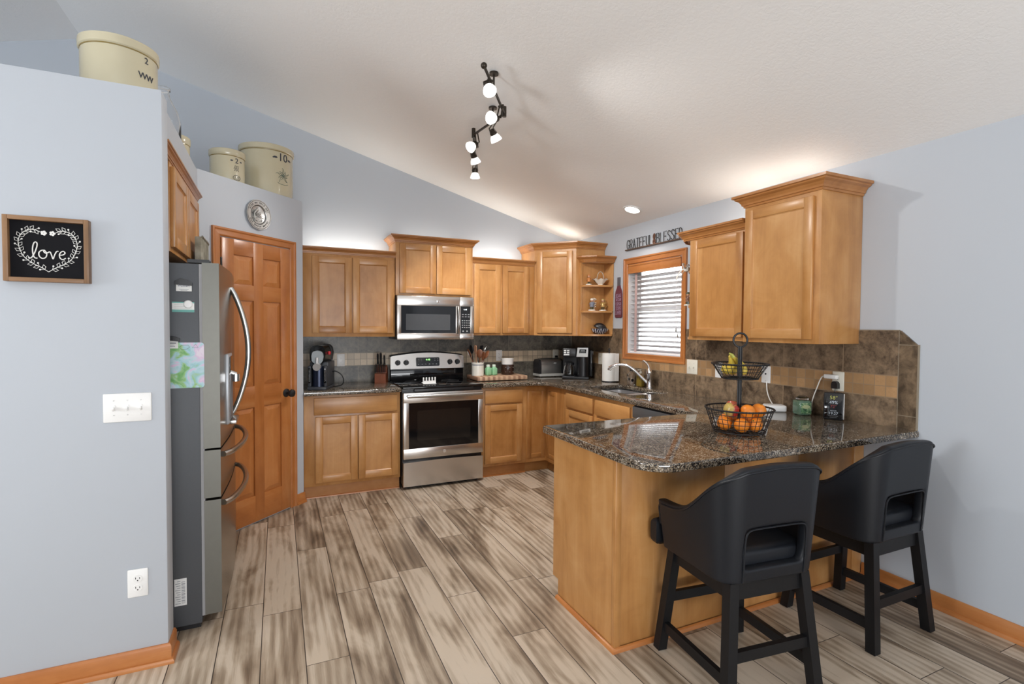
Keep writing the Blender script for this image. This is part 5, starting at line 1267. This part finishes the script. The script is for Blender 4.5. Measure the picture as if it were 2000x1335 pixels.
for i, ch in enumerate(word):
    x0 = .004+.0478*i; w = .034
    m = MB()
    if ch == '&':
        P = C2([(1,.0),(.2,.62),(.25,.9),(.55,1),(.8,.85),(.7,.66),(.15,.35),(.05,.15),(.35,0),(.75,.1),(1,.42)], 5)
        m.tube([(x0+.002+x*w*.9, -.011, .002+z*.088) for x, z in P], .0058, 8); m.build('ampersand', plain('rust_brown', (.13,.05,.025), .6), t)
        continue
    for st in GB[ch]: m.tube([(x0+x*w, -.010, .002+z*.088) for x, z in st], .0033, 6)
    m.build('letter', BLK, t)
# flat wooden bottle
def bottle_mat():
    n = NT('maroon_wood'); return n.fin(n.mix(n.noise(n.map(n.coord(), (40,40,10)), 1, 3), (.10,.022,.035), (.17,.045,.06)), .6)
t = thing('bottle_plaque', 'flat maroon wine-bottle plaque hung between the open shelf and the window', 'plaque', (XR-.0005, 4.239, 1.552), R(-90))
pl = [(-.055,.012),(-.045,0),(.045,0),(.055,.012),(.055,.235),(.048,.265),(.026,.300),(.020,.33),(.020,.402),(-.020,.402),(-.020,.33),(-.026,.300),(-.048,.265),(-.055,.235)]
m = MB(); m.prism(pl, -.012, 0, 'y'); bb_ = m.build('bottle_shape', bottle_mat(), t)
m = MB(); m.box(-.0205,.0205,-.0128,.0,.318,.404,.001); m.build('neck_foil', plain('grey_foil', (.10,.095,.11), .6), t)
LIL = plain('lilac_print', (.40,.30,.42), .7); m = MB(); random.seed(7)
for r_ in range(5):
    z = .04+.042*r_
    for k in range(4):
        x = -.036+.022*k; h = .030
        sh_ = random.choice(['S','A','E','R','D','U']); 
        for st in GB[sh_]: m.tube([(x+a*.014, -.0124, z+b*h) for a, b in st], .0016, 5)
m.tube([(-.045,-.0124,.20),(.045,-.0124,.215)], .002, 5).tube([(-.05,-.0124,.034),(.05,-.0124,.034)], .0018, 5)
m.build('printed_pattern', LIL, bb_)

# ------------------------------------------------------------------ ornaments on the open shelves
GOLDC = plain('gilt_glaze', (.50,.33,.12), .3, .3); CRM = plain('ivory_glaze', (.74,.70,.62), .25); SKIN = plain('painted_skin', (.62,.36,.24), .5); ORG = plain('orange_glaze', (.50,.19,.05), .4); BLUEG = plain('grey_blue_glaze', (.20,.22,.27), .4); DKG = plain('dark_green_glaze', (.07,.09,.05), .4)
def figurine(lab, loc, rz, body, skirt, twig, k=1.0):
    t = thing('figurine', lab, 'figurine', loc, rz, 'figurines on the corner shelf')
    m = MB(); m.cyl((0,0,0),(0,0,.010*k),.034*k,.031*k,n=22); m.build('base', CRM, t)
    m = MB(); m.tube([(-.009*k,0,.009*k),(-.009*k,0,.038*k)], .006*k, 8).tube([(.009*k,.003*k,.009*k),(.009*k,.002*k,.038*k)], .006*k, 8).ball((-.009*k,-.004*k,.012*k),.007*k,(1,1.5,.7),10,6).ball((.009*k,-.002*k,.012*k),.007*k,(1,1.5,.7),10,6); m.build('legs', DKG, t)
    m = MB(); m.lathe([(.020*k,.034*k),(.022*k,.040*k),(.016*k,.062*k),(.013*k,.074*k),(.006*k,.082*k),(0,.083*k)], 18); m.tube([(-.012*k,0,.074*k),(-.022*k,-.010*k,.060*k),(-.010*k,-.020*k,.056*k)], .005*k, 8).tube([(.012*k,0,.074*k),(.022*k,-.010*k,.064*k),(.012*k,-.020*k,.060*k)], .005*k, 8); m.build('coat', body, t)
    hd = MB().ball((0,-.002*k,.095*k), .0145*k, (1,1,1.08), 16, 10).ball((0,-.0165*k,.093*k), .003*k, (1,1,1), 8, 6).build('head', SKIN, t)
    MB().lathe([(.017*k,.098*k),(.016*k,.108*k),(.009*k,.114*k),(0,.115*k)], 16).build('hat', skirt, t)
    if twig:
        m = MB(); random.seed(int(loc[1]*1000)); m.tube([(.020*k,.012*k,.01*k),(.024*k,.014*k,.06*k),(.018*k,.016*k,.11*k)], .003*k, 6)
        for i in range(12):
            a = random.uniform(0,6.28); z = random.uniform(.03,.125)*k; m.ball((.022*k+.014*k*math.cos(a), .014*k+.008*k*math.sin(a), z), .0058*k, n=8, m=6)
        m.build('blossom_twig', GOLDC if twig == 1 else CRM, t)
    return t
S1, S2, S3 = 1.3855, 1.6235, 1.8855
figurine('small orange-coated figurine on the top corner shelf, left of the white glass basket', (2.893, 4.446, S3), -.5, ORG, ORG, 0, .95)
figurine('blue-grey figurine with a blossom twig, left one on the middle corner shelf', (2.925, 4.435, S2), -.5, BLUEG, CRM, 2, 1.12)
figurine('golden figurine with a gilt twig, right one on the middle corner shelf', (3.045, 4.415, S2), -.6, GOLDC, GOLDC, 1, 1.12)
t = thing('glass_basket', 'ruffled white milk-glass basket with a looped handle on the top corner shelf', 'basket', (3.018, 4.425, S3), -.45)
m = MB(); n = 64; pf = [(.026,0),(.028,.004),(.024,.010),(.040,.024),(.058,.046),(.078,.062),(.074,.062),(.054,.048),(.036,.027),(0,.016)]
m.lathe(pf, n); m.v = [(x, y*.62, z+(.006*math.cos(8*math.atan2(y,x)) if math.hypot(x,y) > .06 else 0)) for x, y, z in m.v]; m.build('bowl', CRM, t)
m = MB(); m.tube([(.036*math.cos(q), 0, .055+.085*math.sin(q)) for q in [k*PI/16 for k in range(17)]], .0042, 8); m.build('handle', plain('clear_handle', (.75,.72,.62), .1, Transmission_Weight=.5), t)
def streak():
    n = NT('blue_white_streaked'); v = n.coord(); w = n.n('ShaderNodeTexWave'); n.put(w.inputs['Vector'], v); w.inputs['Scale'].default_value = 14; w.inputs['Distortion'].default_value = 9; w.inputs['Detail'].default_value = 2
    return n.fin(n.ramp(w.outputs['Fac'], [(.35,(.012,.016,.035)),(.6,(.10,.12,.18)),(.86,(.55,.57,.62))]), .35)
t = thing('patterned_bowl', 'navy and white patterned bowl leaning by a black lid on the lowest corner shelf', 'bowl', (3.01, 4.415, S1), -.4)
m = MB(); m.lathe([(.03,0),(.045,.004),(.078,.028),(.088,.055),(.084,.055),(.074,.030),(.042,.010),(0,.008)], 36, sy=.62); m.build('bowl', streak(), t)
m = MB(); m.X = Matrix.Translation((.005,.004,.052)) @ Matrix.Rotation(R(22),4,'Y'); m.lathe([(.072,0),(.074,.006),(.060,.036),(.030,.056),(0,.060)], 32, sy=.62); m.build('domed_lid', BLACK, t)
# right-hand open shelf, seen edge on
t = thing('lace_bow', 'white lace bow hanging over the top board of the shelf right of the window', 'bow', (2.865, 3.035, S3+.002), .3)
m = MB()
for s in (-1,1): m.tube(cat([(0,0,.03),(s*.03,.01,.055),(s*.055,.005,.045),(s*.045,-.005,.02),(0,0,.03)]), .007, 8, flat=.35).tube(cat([(0,0,.03),(s*.02,.035,.01),(s*.032,.060,-.03),(s*.045,.066,-.065)]), .009, 8, flat=.3)
m.ball((0,0,.03), .010, n=10, m=8).box(-.02,.02,-.02,.02,-.002,.03,.006); m.build('ribbon', plain('lace', (.66,.64,.58), .9, bump=.4, scale=40), t)
figurine('brown figurine on the middle board of the shelf right of the window', (2.865, 3.02, S2), -.5, plain('striped_coat', (.24,.13,.09), .5), DKG, 0, .9)
figurine('dark figurine on the top board of the shelf right of the window, behind the bow', (2.965, 2.985, S3), -.5, DKG, BLACK, 0, 1.2)
